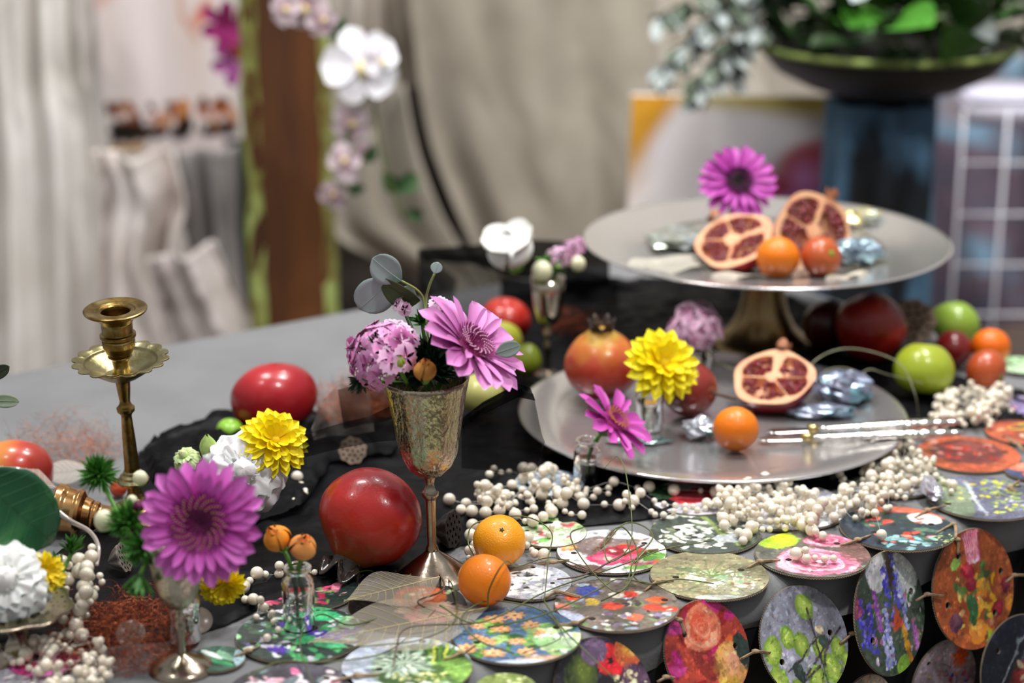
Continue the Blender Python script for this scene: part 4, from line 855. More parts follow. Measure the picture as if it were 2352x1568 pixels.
p_ = D(1172, 568, RY - .01); t_ = rosebud(p_, 56 * ms(p_), (-.22, -.35, .9), 'white rose in the slim silver goblet', ('#efefea', '#f4f4f0', '#dfe0c8'), 3, ln_=1.35, name='rose')
for k_, (a_, o_) in enumerate(((2.6, .55), (4.2, .40), (5.6, .50), (1.0, .35), (3.4, .25), (0.2, .2))):
    rq = 66 * ms(p_)
    def f_(u, v, o_=o_): s = v * 2 - 1; ph = .95 * math.sin(min(1, u * 1.1) * PI / 2) + o_ * u ** 3; return (rq * (.25 + .75 * u) * math.sin(ph) * math.cos(s * .8) , rq * (.25 + .75 * u) * math.sin(ph) * math.sin(s * .8 * (1 - .25 * u * u)), rq * (-.75 + 1.35 * u * (1 - .12 * s * s)) * math.cos(o_ * u * .8))
    mk('petal', grid(10, 12, f_), M('bud #efefea', '#efefea'), t_).rotation_euler = (0, 0, a_)
OB = ('#e89028', '#e8631c', '#d8a83c')
p_ = D(637, 1238, VA.y + .005); rosebud(p_, 34 * ms(p_), (-.35, -.45, .9), 'orange rosebud in the vial, left of the pair', OB, 1, [D(668, 1300, VA.y), D(680, 1360, VA.y), D(682, 1418, VA.y)], group='orange rosebuds in the vial')
p_ = D(697, 1258, VA.y - .005); rosebud(p_, 34 * ms(p_), (.15, -.45, .95), 'peach orange rosebud in the vial, right of the pair', ('#e89a50', '#e8561c', '#d8a83c'), 2, [D(685, 1310, VA.y), D(700, 1370, VA.y), D(714, 1410, VA.y)], group='orange rosebuds in the vial')
p_ = D(977, 852, GY - .045); rosebud(p_, 28 * ms(p_), (0, -.3, 1), 'orange and green rosebud at the goblet rim', ('#c98a3c', '#c8641c', '#8a9a3c'), 3)
p_ = D(915, 832, GY - .04); rosebud(p_, 19 * ms(p_), (-.1, -.3, 1), 'closed green rosebud at the left of the goblet rim', ('#8a9a3c', '#7a8a30', '#6a8a30'), 4, [D(935, 880, GY - .03)])
p_ = D(478, 1035, LY + .005); rosebud(p_, 22 * ms(p_), (0, -.2, 1), 'pointed pale green bud above the big magenta gerbera', ('#b8d080', '#a8c468', '#88b050'), 5, ln_=2.4)
p_ = D(425, 1050, LY + .0); ruffle(p_, 34 * ms(p_), (-.3, -.4, .8), 'half open pale green lisianthus bud above the magenta gerbera', ('#cfe0a0', '#b4d07c'), 6, layers=3)
# dianthus: fringed pink florets in heads
def fl_geo(r):
    gs = []
    for k in range(5):
        def fn(u, v):
            s = v * 2 - 1; x = r * (.08 + .92 * u); fr_ = (.07 * r * (1 if int(round(v * 8)) % 2 else -1)) if u > .95 else 0
            wd = .12 + .50 * u ** 1.1; return ((x + fr_) * math.cos(s * wd * 1.2), (x + fr_) * math.sin(s * wd * 1.2), .12 * r * u - .22 * r * u * u + .05 * r * s * s * u)
        gs.append(xf(grid(5, 8, fn), Matrix.Rotation(k * 2 * PI / 5, 4, 'Z') @ Matrix.Rotation(.03 * (k % 3), 4, 'X')))
    gs.append(tube([(0, 0, -r * .9), (0, 0, 0)], r * .1, 6, r2=r * .13))
    return join(*gs)
def dianthus(p, R_, face, label, fr_, n, seed, cols=('#8a2a6a', '#d880bc', '#e6a4d2'), stem=None, spread=1.15, needles=True, group='pink sweet william heads', elong=(1, 1, .75)):
    t = thing('sweet_william', p, label, 'flower', group, rot=aim(face, seed)); rg = random.Random(seed)
    mats = [M('floret %s %d' % (cols[1], k), c[0], ramp=[(0, '#f0e4ec'), (.12, c[0]), (.4, c[1]), (1, c[2])], src='rad', rng=(0, fr_), mix=.15, sc=300, rough=.6) for k, c in enumerate([cols, (cols[0], cols[0], cols[1]), ('#c05aa0', cols[2], '#f0c4e2')])]
    ms_ = [mesh_of('floret', fl_geo(fr_), m_) for m_ in mats]
    for k in range(n):
        q = (k + .5) / n; th = math.acos(1 - q * (1 - math.cos(spread * 1.2))); a = k * 2.39996 + rg.uniform(-.2, .2); dv = Vector((math.sin(th) * math.cos(a), math.sin(th) * math.sin(a), math.cos(th)))
        pos = Vector((dv.x * R_ * elong[0], dv.y * R_ * elong[1], dv.z * R_ * elong[2]))
        inst('floret', ms_[0] if rg.random() < .6 else rg.choice(ms_), t, Matrix.Translation(pos) @ (dv + Vector((rg.uniform(-.3, .3), rg.uniform(-.3, .3), rg.uniform(-.2, .2)))).to_track_quat('Z', 'Y').to_matrix().to_4x4() @ Matrix.Rotation(rg.random() * 6, 4, 'Z'))
    if needles: tag(mk('needles', xf(tuft(46, R_ * 1.0, R_ * .05, seed, 2.3), Matrix.Translation((0, 0, R_ * .1))), m_dneedle, t), kind='stuff')
    if stem:
        inv = t.rotation_quaternion.inverted(); mk('stem', tube([Vector((0, 0, 0))] + [inv @ (Vector(s) - t.location) for s in stem], .0022, 8, k=6), m_dstem, t)
    return t
p_ = D(880, 815, GY - .015); dianthus(p_, 80 * ms(p_), (-.35, -.62, .60), 'large pink sweet william head at the left of the hammered goblet', 34 * ms(p_), 20, 1, stem=[D(950, 890, GY), D(975, 950, GY)])
p_ = D(1012, 712, GY + .03); dianthus(p_, 24 * ms(p_), (.1, -.6, .7), 'small pale pink sweet william above the goblet bouquet', 24 * ms(p_), 4, 2, cols=('#b06a94', '#e6b4d4', '#f0cfe4'), stem=[D(995, 800, GY)])
p_ = D(925, 705, GY + .03); dianthus(p_, 18 * ms(p_), (-.3, -.6, .7), 'little blush floret beside the eucalyptus leaves', 17 * ms(p_), 3, 3, cols=('#b06a94', '#e2bcd0', '#ecd2e0'), stem=[D(965, 800, GY)])
p_ = D(1598, 752, VE.y); dianthus(p_, 60 * ms(p_), (-.05, -.6, .75), 'pink sweet william head in the vial behind the yellow flower', 27 * ms(p_), 15, 4, cols=('#ea88bc', '#f2b0d6', '#f6d0e6'), stem=[D(1612, 800, VE.y), D(1612, 840, VE.y)])
p_ = D(1285, 590, RY); dianthus(p_, 28 * ms(p_), (-.1, -.7, .6), 'pale pink sweet william florets beside the white rose', 22 * ms(p_), 4, 5, cols=('#c080a8', '#e0a0cc', '#eac0dc'), stem=[D(1262, 650, RY)])
p_ = D(1318, 570, RY); dianthus(p_, 22 * ms(p_), (.3, -.2, .8), 'pale pink sweet william florets nearest the cake stand rim', 20 * ms(p_), 3, 6, cols=('#c080a8', '#e0a0cc', '#eac0dc'), needles=False, stem=[D(1262, 650, RY)])
# green tufts
def green(p, L, w_, n, face, label, seed, mat=None, stem=None, spread=1.2):
    t = thing('green_sprig', p, label, 'foliage', rot=aim(face)); tag(mk('needles', tuft(n, L, w_, seed, spread), mat or m_needle, t), kind='stuff')
    inv = t.rotation_quaternion.inverted(); mk('stem', tube([Vector((0, 0, 0))] + [inv @ (Vector(s) - p) for s in stem], .0022, 7, k=5), m_stem, t); return t
p_ = D(226, 1090, FY + .10); green(p_, 56 * ms(p_), 2.6 * ms(p_), 420, (-.2, -.2, .9), 'fluffy green sprig tip beside the candlestick', 1, stem=[D(262, 1160, FY + .08), D(300, 1230, FY + .05), D(350, 1300, FY)], spread=2.4)
p_ = D(300, 1200, FY + .02); green(p_, 64 * ms(p_), 3 * ms(p_), 320, (-.4, -.5, .5), 'feathery green sprig left of the big magenta gerbera, middle', 2, stem=[D(350, 1280, FY)], spread=1.6)
p_ = D(322, 1320, FY - .02); green(p_, 58 * ms(p_), 6 * ms(p_), 40, (-.2, -.5, -.8), 'drooping green leaves over the small goblet rim', 3, stem=[D(350, 1262, FY)], spread=.8)
p_ = D(330, 1255, FY + .0); green(p_, 60 * ms(p_), 3.2 * ms(p_), 220, (-.5, -.4, -.1), 'feathery green sprig against the lower left petals of the big gerbera', 21, stem=[D(355, 1285, FY)], spread=1.8)
p_ = D(165, 1268, FY + .10); green(p_, 48 * ms(p_), 4 * ms(p_), 60, (.1, -.2, 1), 'spiky green sprig above the left pearl cascade', 4, stem=[D(135, 1330, FY + .08)], spread=1.1)
p_ = D(132, 1300, FY + .08); green(p_, 40 * ms(p_), 4 * ms(p_), 24, (-.1, -.2, 1), 'small spiky green sprig in front of the dark green leaf', 5, stem=[D(125, 1340, FY + .08)], spread=.7)
p_ = D(985, 850, GY + .0); green(p_, 92 * ms(p_), 7 * ms(p_), 260, (0, -.3, .9), 'dark needle foliage filling the hammered goblet', 6, m_dneedle, stem=[D(985, 960, GY)], spread=1.7)
p_ = D(830, 872, GY - .02); green(p_, 42 * ms(p_), 4 * ms(p_), 50, (-.5, -.3, -.6), 'dark green whiskers under the large pink flower head', 7, m_dneedle, stem=[D(930, 880, GY)], spread=1.5)
p_ = D(970, 740, GY + .03); green(p_, 40 * ms(p_), 4 * ms(p_), 50, (.0, -.3, .9), 'green foliage tuft above the goblet bouquet', 8, M('mid green', '#356a28', '#4e8a3a', sc=60), stem=[D(985, 860, GY + .01)], spread=1.4)
p_ = D(1272, 610, RY); green(p_, 46 * ms(p_), 5 * ms(p_), 110, (.1, -.3, .9), 'fresh green foliage around the white rose', 9, M('fresh green', '#3f7a1e', '#6aa83a', sc=60), stem=[D(1260, 680, RY)], spread=1.8)
p_ = D(1612, 800, VE.y + .003); green(p_, 44 * ms(p_), 6 * ms(p_), 60, (0, -.3, .7), 'dark green leaves under the pink flower head on the platter', 10, M('deep green', '#1e4424', '#2f6034', sc=60), stem=[D(1612, 846, VE.y)], spread=2.0)
# cream snowberries / buds
def berry(px, py, rpx, Y, label, c='#e8e6cc', c2='#d6d8ae'):
    p = D(px, py, Y); r = rpx * ms(p); t = thing('cream_bud', p, label, 'bud', 'cream buds'); 
    mk('bud', xf(sphere(r, 18, 12), Matrix.Diagonal((1, 1, 1.1, 1))), M('cream bud', c, c2, sc=30, rough=.5, sss=.2), t)
    mk('sepals', lathe([(.0005, -r * 1.15), (r * .6, -r * .95), (r * .8, -r * .6)], 12), m_stem, t)
berry(322, 1098, 17, FY + .07, 'cream bud beside the candlestick base')
berry(240, 1195, 24, FY + .04, 'cream bud on the side of the fallen brass holder')
berry(1245, 624, 24, RY - .02, 'cream bud at the rim of the slim goblet, left of two', '#e4e2b8', '#cfd290')
berry(1328, 606, 17, RY - .02, 'cream bud near the cake stand rim, right of two')
berry(303, 1150, 13, FY + .05, 'small cream bud above the dark buds')
for i, (px, py) in enumerate(((318, 1162), (298, 1226))):
    p = D(px, py, FY + .02 - .01 * i); t = thing('maroon_bud', p, ('upper' if i == 0 else 'lower') + ' dark maroon bud left of the big magenta gerbera', 'bud', 'maroon buds')
    mk('bud', sphere(13 * ms(p), 14, 10, lump(i, .3, 3)), M('maroon', '#4a0830', '#6a1048', sc=90, rough=.6), t); mk('sepals', xf(tuft(12, 16 * ms(p), .0012, i), Matrix.Translation((0, 0, -8 * ms(p)))), m_needle, t)
# eucalyptus
def leafthing(name, px, py, Y, L, W, rot, label, mat, cup=.1, bend=-.1, cat='leaf', nu=12, nv=8, vein=True, stem=None, fat=.5, group=None):
    p = D(px, py, Y); t = thing(name, p, label, cat, group, rot=rot)
    b = mk('blade', petal(L, W, 0, 0, bend, cup, nu=nu, nv=nv, fat=fat), mat, t); b.modifiers.new('t', 'SOLIDIFY').thickness = .0004
    if vein: mk('midrib', tube([(L * k / 8, 0, bend * L * (k / 8) ** 2 + .0003) for k in range(9)], .0007, 5, r2=.0002), mat, t)
    if name == 'green_leaf': mk('side_veins', join(*[tube([(L * (u0 + .16 * q), W * .93 * s_ * q * math.sin(min(1, (u0 + .16 * q) / fat) * PI / 2), bend * L * (u0 + .16 * q) ** 2 + cup * W * q * q * .9 + .0004) for q in [j_ / 5 for j_ in range(6)]], .0004, 4, cap=False) for u0 in (.1, .22, .34, .46, .58, .7) for s_ in (-1, 1)]), M('leaf rib', '#3f7a50', rough=.4), t)
    if stem: mk('stem', tube([Vector((0, 0, 0))] + [t.matrix_basis.inverted() @ Vector(s) if False else (t.rotation_euler.to_matrix().inverted() @ (Vector(s) - p)) for s in stem], .0014, 7, k=5), M('euc stem', '#8a8a4a', '#7a8a50', sc=60), t)
    return t
m_euc = M('eucalyptus', '#bccfcb', '#a6bab6', sc=20, rough=.6)
EY = GY + .03
leafthing('eucalyptus_leaf', 922, 645, EY, .040, .019, (PI / 2 - .3, -2.5, 0), 'round blue grey eucalyptus leaf, upper of the pair left of the bouquet', m_euc, stem=[D(960, 668, EY), D(975, 700, EY), D(985, 800, GY)])
leafthing('eucalyptus_leaf', 900, 640, EY + .01, .052, .022, (PI / 2 - .2, 2.35, 0), 'round blue grey eucalyptus leaf, lower of the pair left of the bouquet', m_euc)
leafthing('eucalyptus_leaf', 998, 628, EY, .013, .0065, (PI / 2, -1.25, 0), 'tiny pale eucalyptus leaf on a thin stalk above the bouquet', m_euc, stem=[D(985, 660, EY), D(978, 700, EY), D(985, 800, GY)])
leafthing('eucalyptus_leaf', 965, 690, EY, .045, .016, (PI / 2 - .5, -2.9, .2), 'olive green leaf curling below the eucalyptus', M('olive leaf', '#3f4a2c', '#55603c', sc=30, rough=.5), cup=.4, bend=-.5)
leafthing('eucalyptus_leaf', 945, 655, EY + .015, .03, .012, (PI / 2, 2.0, 0), 'small grey green leaf behind the eucalyptus pair', M('grey leaf', '#7a8a80', rough=.6))
leafthing('eucalyptus_leaf', 1138, 812, GY - .03, .028, .009, (PI / 2 - .4, -.35, 0), 'narrow grey green leaf tip poking out behind the pink gerbera', M('grey leaf', '#7a8a80', rough=.6))
leafthing('dark_leaf', -30, 870, FY + .35, .03, .008, (PI / 2, -.5, 0), 'dark narrow leaf entering at the left edge, upper', M('dark leaf', '#2c3320', '#3c4430', sc=40))
leafthing('dark_leaf', -25, 920, FY + .35, .034, .008, (PI / 2 - .5, .02, 0), 'grey green narrow leaf entering at the left edge, lower', M('grey leaf 2', '#6c7a60', '#808c74', sc=40))
bl = leafthing('green_leaf', -62, 1085, FY + .06, .112, .041, (PI / 2 - .45, .80, 0), 'large glossy dark green leaf at the left edge', M('glossy leaf', '#1c4a30', ramp=[(.3, '#14482c'), (.55, '#1f5c38'), (.7, '#4a8450')], sc=20, stretch=(1, .4, 1), rough=.25, coat=.6), cup=.14, bend=-.22, fat=.45)
# ================================================================== black organza and runner
def sheer(name, alpha, c='#0b0b0d'):
    m = M(name, c, rough=.55, alpha=alpha, bump=.3, bsc=500, spec=.1); return m
m_run = M('black satin runner', '#050507', '#0c0c10', sc=14, rough=.5, bump=.5, bsc=45, spec=.12)
m_or1, m_or2 = sheer('organza dense', .92, '#08080a'), sheer('organza sheer', .68, '#0c0c0e')
def sheet(name, poly, mat, label, amp=.006, step=.008, z0=.0012, sc=9, seed=0, hump=(), z=TT, cat='fabric', pw=1.0, group=None):
    """cloth lying inside the outline (pixels on the table), with crumpled relief; hump=(px,py,radius m,height)"""
    W = [P(x, y, z) for x, y in poly]; wp = [(q.x, q.y) for q in W]
    xs = [q[0] for q in wp]; ys = [q[1] for q in wp]; x0, y0 = min(xs), min(ys); nx_ = int((max(xs) - x0) / step) + 2; ny_ = int((max(ys) - y0) / step) + 2
    H = [(P(a, b_, z), rr_, h) for a, b_, rr_, h in hump]; ids = {}; V = []; Fc = []
    def vid(i, j):
        if (i, j) in ids: return ids[(i, j)]
        x, y = x0 + i * step, y0 + j * step; x += .25 * step * fbm(x * 30, y * 30, 5); y += .25 * step * fbm(x * 30, y * 30, 9)
        f = 1 - abs(fbm(x * sc + seed, y * sc, seed, 3)) * 1.6; h = amp * max(0, f) ** 2 * pw + amp * .3 * (1 + fbm(x * 40, y * 40, seed))
        for q, rr_, hh in H:
            d = math.hypot(x - q.x, y - q.y) / rr_
            if d < 1: h += hh * (0.5 + .5 * math.cos(d * PI)) * (.8 + .4 * f)
        V.append(Vector((x, y, z + z0 + h))); ids[(i, j)] = len(V) - 1; return len(V) - 1
    for i in range(nx_):
        for j in range(ny_):
            if inpoly(x0 + (i + .5) * step, y0 + (j + .5) * step, wp): Fc.append((vid(i, j), vid(i + 1, j), vid(i + 1, j + 1), vid(i, j + 1)))
    cnt = {}
    for f in Fc:
        for k in range(4): e = tuple(sorted((f[k], f[(k + 1) % 4]))); cnt[e] = cnt.get(e, 0) + 1
    for i in {a for e, c in cnt.items() if c == 1 for a in e}:
        v = V[i]; best = None
        for k in range(len(wp)):
            ax, ay = wp[k - 1]; bx, by = wp[k]; dx, dy = bx - ax, by - ay; tt = min(1, max(0, ((v.x - ax) * dx + (v.y - ay) * dy) / (dx * dx + dy * dy + 1e-12))); qx, qy = ax + dx * tt, ay + dy * tt
            d = math.hypot(v.x - qx, v.y - qy)
            if best is None or d < best[0]: best = (d, qx, qy)
        if best[0] < step * 1.3: v.x, v.y = best[1], best[2]; v.z = z + z0 + (v.z - z - z0) * .3
    o = mk(name, (V, Fc), mat); return tag(o, label, cat, group)
def runmod(o, th=.0012): md = o.modifiers.new('thick', 'SOLIDIFY'); md.thickness = th
RUN1 = [(318, 1040), (420, 1000), (500, 985), (600, 985), (720, 968), (860, 940), (1000, 900), (1080, 860), (1130, 700), (1300, 650), (1600, 640), (1830, 690), (2060, 800), (2200, 870), (2352, 900), (2420, 960), (2100, 1000), (2080, 1080), (1960, 1120), (1700, 1165), (1420, 1205), (1200, 1222), (1060, 1255), (960, 1300), (870, 1330), (780, 1350), (700, 1370), (600, 1400), (520, 1440), (420, 1470), (300, 1480), (160, 1495), (20, 1490), (-60, 1470), (-60, 1380), (60, 1330), (140, 1270), (220, 1220), (300, 1150)]
o = sheet('black_runner', RUN1, m_run, 'crumpled black satin runner lying under the goblets, fruit and platter', amp=.007, step=.007, sc=11, seed=2)
o = sheet('black_organza', [(330, 1050), (480, 985), (560, 975), (730, 975), (880, 960), (940, 1000), (900, 1060), (760, 1080), (700, 1180), (560, 1230), (430, 1160), (350, 1120)], m_or1, 'sheer black organza bunched behind the white and yellow flowers', amp=.016, step=.007, z0=.010, seed=5, sc=12)
def ribbon(name, top, bot, Y0, Y1, mat, label, folds=3, amp=.006, nu=40, nv=10, cat='fabric'):
    """standing veil between an upper and a lower edge given in pixels, at depths Y0 (left) .. Y1 (right)"""
    def at(pl, t):
        t *= len(pl) - 1; i = min(int(t), len(pl) - 2); f = t - i; return tuple(pl[i][k] + (pl[i + 1][k] - pl[i][k]) * f for k in (0, 1))
    def fn(u, v):
        a, b_ = at(top, u), at(bot, u); Y = Y0 + (Y1 - Y0) * u + amp * math.sin(u * folds * 2 * PI) + amp * .8 * fbm(u * 5, v * 3, Y0)
        p = D(a[0] + (b_[0] - a[0]) * v, a[1] + (b_[1] - a[1]) * v, Y); p.z = max(p.z, TT + .004); return p
    o = mk(name, grid(nu, nv, fn), mat); return tag(o, label, cat, 'black organza veils')
YB = P(1090, 775).y
# the box-like veil on the table behind the bouquet
ribbon('black_organza', [(960, 572), (1100, 562), (1230, 550), (1400, 560)], [(975, 600), (1080, 605), (1200, 640), (1400, 660)], YB + .10, YB + .14, m_or1, 'folded upper hem of the standing black organza behind the white rose', 2)
ribbon('black_organza', [(960, 575), (1020, 580), (1120, 585), (1260, 600), (1420, 640)], [(965, 760), (1040, 775), (1120, 785), (1260, 790), (1420, 800)], YB + .07, YB + .16, m_or2, 'sheer front panel of the standing black organza left of the cake stand', 5, .01)
ribbon('black_organza', [(1150, 640), (1330, 650), (1500, 660), (1640, 670)], [(1150, 770), (1330, 790), (1500, 790), (1640, 780)], YB + .20, YB + .30, m_or1, 'dark bunched organza in the shadow under the cake stand', 5, .015)
ribbon('black_organza', [(960, 572), (964, 640), (985, 700), (1040, 720)], [(1050, 640), (1040, 700), (1050, 760), (1110, 800)], YB + .06, YB + .02, m_or2, 'triangular black organza fold beside the pale pink floret', 2, .006)
# the veil ridge right of the goblet
ribbon('black_organza', [(1060, 960), (1110, 925), (1190, 880), (1225, 905), (1245, 1000)], [(1060, 1075), (1120, 1080), (1180, 1090), (1230, 1080), (1252, 1015)], GY + .16, GY + .12, m_or2, 'sheer black organza ridge between the hammered goblet and the platter', 2, .01)
ribbon('black_organza', [(1060, 960), (1110, 922), (1190, 880), (1218, 890)], [(1062, 985), (1112, 950), (1190, 912), (1230, 920)], GY + .165, GY + .125, m_or1, 'dark doubled hem along the organza ridge right of the goblet', 2, .006)
ribbon('black_organza', [(690, 1000), (770, 975), (850, 955), (910, 925)], [(700, 1050), (780, 1030), (860, 1015), (920, 1010)], GY + .12, GY + .14, m_or2, 'sheer black organza band crossing behind the red pomegranate', 2, .008)
ribbon('black_organza', [(775, 895), (810, 885), (850, 885), (905, 890)], [(790, 985), (830, 975), (870, 970), (910, 960)], GY + .22, GY + .20, m_or2, 'sheer black organza peak over the copper mesh', 2, .008)
# skeleton-like translucent net in front of the mango
m_net = M('pale net', '#cfc6bc', '#b9aea4', sc=60, rough=.7, alpha=.32)
ribbon('white_net', [(715, 985), (740, 920), (780, 880), (850, 900)], [(720, 1010), (760, 1000), (800, 1000), (860, 990)], GY + .26, GY + .25, m_net, 'pale translucent net rising beside the glossy red mango', 2, .006)

# ================================================================== printed cardboard discs
m_card = M('grey cardboard', '#8f8474', '#7a7062', sc=80, rough=.9)
m_cardt = M('cardboard edge', '#a8987e', rough=.9)
m_hole = None
def disc(px, py, wpx, Cn, label, holes=((-.78, .1), (.78, .05)), z=.0045, hang=False, lean=0.0, rotz=0.0, N=110, push=0.0, squash=1.0, group='printed cardboard discs', hpx=None, plane=None, yaw=0.0):
    z += (int(px) * 7 + int(py) * 3) % 11 * .00012
    if not hang:
        p = P(px, py, TT + z); r = wpx / 2 * ms(p); q = Quaternion((0, 0, 1), rotz); tl_ = aim((lean * .0, -lean, 1)) if lean else Quaternion((1, 0, 0, 0)); rot = tl_ @ q
    else:
        d = ray(px, py); n0 = (-ey + Vector((0, 0, lean))).normalized()          # plane tangent to the rounded cloth edge
        q0 = ey * (NEAR + .035) + Vector((0, 0, TT - .035)) + n0 * (.035 + .0055 + push); nrm = Quaternion((0, 0, 1), yaw) @ n0
        p = Vector((0, 0, CAM_H)); p = p + d * ((q0 - p).dot(n0) / d.dot(n0))
        r = (hpx or wpx) / 2 * ms(p) * (1.0 if hpx is None else 1.03); xax = Vector((0, 0, 1)).cross(nrm).normalized(); yax = nrm.cross(xax)
        rot = Matrix((xax, yax, nrm)).transposed().to_quaternion() @ Quaternion((0, 0, 1), rotz)
    Cn = photo(Cn, int(px + py))
    t = thing('printed_disc', p, label, 'printed disc', group, rot=rot)
    hr = .058; hs = [(hx, hy, hr) for hx, hy in holes]
    bm = bmesh.new(); edges = []
    def loop(pts):
        vs = [bm.verts.new((x * r, y * r, 0)) for x, y in pts]; edges.extend(bm.edges.new((vs[i], vs[(i + 1) % len(vs)])) for i in range(len(vs)))
    loop([(math.cos(a), math.sin(a)) for a in [k * 2 * PI / 96 for k in range(96)]])
    for hx, hy, h_ in hs: loop([(hx + h_ * math.cos(a), hy + h_ * math.sin(a)) for a in [k * 2 * PI / 14 for k in range(14)]])
    bmesh.ops.triangle_fill(bm, use_beauty=True, edges=edges)
    kill = [f for f in bm.faces if any(math.hypot(f.calc_center_median().x / r - hx, f.calc_center_median().y / r - hy) < h_ * .7 for hx, hy, h_ in hs)]
    if kill: bmesh.ops.delete(bm, geom=kill, context='FACES_ONLY')
    ret = bmesh.ops.extrude_face_region(bm, geom=bm.faces[:]); th = .0028
    for v in [g for g in ret['geom'] if isinstance(g, bmesh.types.BMVert)]: v.co.z -= th
    bm.verts.index_update(); V = [v.co.copy() for v in bm.verts]; Fc = [tuple(v.index for v in f.verts) for f in bm.faces]; bm.free()
    mk('cardboard', (V, Fc), m_card, t, smooth=False)
    # corrugated flute between the two liners, seen along the edge
    zz = [( (r + .0004) * math.cos(a), (r + .0004) * math.sin(a), -th / 2 + (th * .28 if k % 2 else -th * .28)) for k, a in enumerate([j * 2 * PI / 260 for j in range(261)])]
    mk('fluting', tube(zz, .00028, 4, cap=False), m_cardt, t, smooth=False)
    paper(Cn, r, 'print', t, m_print, hs, N=N, z=.0003)
    return t
GR = ['#2f5a2a', '#4a7a36', '#6a9a4a', '#21401f']; 
# --- flat discs
A = canvas('#c9c9cf', '#e9e9ee', 1); ell(A, -.1, .25, .75, .5, .5, '#7a6a66', c2='#9a8a84'); ell(A, .2, .75, .5, .2, -.2, '#e4e6ee'); ln(A, [(.05, .95), (-.05, .35), (-.3, .0)], .09, '#5a3a2c'); ln(A, [(.7, .6), (.2, .2)], .04, '#8a6a58')
ell(A, -.75, -.35, .3, .5, .6, '#f0f0f2'); ell(A, .8, -.2, .3, .5, -.4, '#f2eeee'); flw(A, -.8, .15, .2, 6, '#e8823c', '#f0c08c'); ell(A, .25, .25, .1, .07, 0, '#ee9a2c')
for x, y, s, c in ((-.1, -.35, .42, '#d2406a'), (.3, .0, .38, '#b32c34'), (.5, -.45, .42, '#e0527a'), (.05, -.02, .22, '#8a2430')): flw(A, x, y, s, 4, c, '#e88aa0' if s > .4 else '#c83a44', '#f0e0c0', sq=.8, depth_=.2)
ell(A, .75, -.25, .3, .16, .5, '#6aa04a'); ell(A, .45, -.72, .35, .1, .3, '#8ab85c'); flw(A, .85, -.5, .15, 5, '#e87a3c'); ell(A, -.5, -.8, .4, .2, -.2, '#6a4a44')
disc(1405, 1265, 250, A, 'printed disc with red and pink waxy flowers under the pearl garland', holes=((-.7, -.1), (.62, .35)))
A = canvas('#4a5650', '#39443f', 2); scat(A, 3, 26, ['#5f6e5e', '#2c3733', '#6a7a5e'], .1, .35); scat(A, 4, 55, ['#e8ecdc', '#f3f4ea', '#c9d4b4'], .04, .12, (-.3, -.25, .6, .5)); scat(A, 5, 20, ['#eef0e8', '#dfe4d4'], .1, .2, (-.1, .4, .9, .4)); ln(A, [(0, .8), (.3, -.1), (.6, -.7)], .07, '#8a9e5a'); ell(A, .5, -.3, .4, .2, 0, '#b8bfc2')
disc(1620, 1221, 250, A, 'printed disc of small white blossoms on dark green behind the tan disc', holes=((-.5, .1), (.6, .5)))
A = canvas('#958f6c', '#8a8566', 3); ell(A, .5, -.5, .6, .45, .3, '#b9b79a', .7, .5)
scat(A, 6, 80, ['#dfe4c8', '#b9c890', '#7d9458', '#f0f0e0', '#5c6e44'], .03, .1, (.15, -.2, .55, .4), kind='l'); scat(A, 7, 40, ['#e6ead4', '#a4b878', '#8fae8a'], .05, .13, (.1, -.15, .45, .3)); ln(A, [(-.95, .1), (-.3, .0), (.2, -.3), (.6, -.75)], .018, '#5c6a3c')
for k in range(7): a = .5 + k * .4; ln(A, [(.05, -.1), (.05 + .75 * math.cos(a), -.1 + .7 * math.sin(a))], .028, '#6f7c4e')
ell(A, -.35, .2, .25, .13, -.5, '#6f7a58'); scat(A, 8, 14, ['#8a3a3a', '#a86a5a'], .02, .05, (.6, -.5, .3, .3)); ell(A, .2, -.9, .5, .12, 0, '#d8dccb')
disc(1630, 1320, 272, A, 'printed tan disc with a wiry green and white spray', holes=((-.58, -.1), (.55, .2)))
A = canvas('#5f544a', '#7a6e64', 4, 5); scat(A, 9, 90, ['#4a5a3c', '#6f8a54', '#8a7a9a', '#c9c4b4', '#a4b4c8', '#3c3430'], .04, .14); 
for x, y, s, c in ((-.1, -.05, .2, '#d8452c'), (.2, .35, .18, '#c83c28'), (.65, .15, .18, '#d85a2c'), (.6, -.15, .2, '#d0402c'), (.25, -.5, .17, '#e06a4a'), (-.7, .25, .14, '#e0522c'), (-.85, -.1, .13, '#e0705c'), (.85, -.2, .15, '#d8482c')): ell(A, x, y, s, s * .8, 0, c, soft=.25)
ell(A, -.45, .5, .2, .22, 0, '#3c4a9a'); ell(A, -.42, .1, .12, .14, 0, '#c8a83c'); ell(A, .0, .35, .14, .12, 0, '#e6dcc8'); ell(A, -.75, -.45, .3, .15, -.6, '#aeb4c8'); scat(A, 10, 14, ['#f0eadc', '#b9c4dc'], .04, .1, (.3, -.5, .6, .3)); ell(A, .6, .75, .5, .25, 0, '#4a4238')
disc(1417, 1387, 285, A, 'printed disc of scattered orange poppies on a dark meadow', holes=((-.42, -.55), (.78, .15)))
A = canvas('#5d7c9c', '#4a6684', 5); scat(A, 11, 40, ['#7fae5c', '#4f8a3c', '#a4c878', '#2c5a34'], .08, .22, (.1, -.1, .75, .6)); scat(A, 12, 30, ['#e8eed8', '#c8e0a4'], .08, .2, (.65, -.15, .3, .4)); ell(A, .7, -.3, .5, .2, -.3, '#a8d890', c2='#e0f0d0')
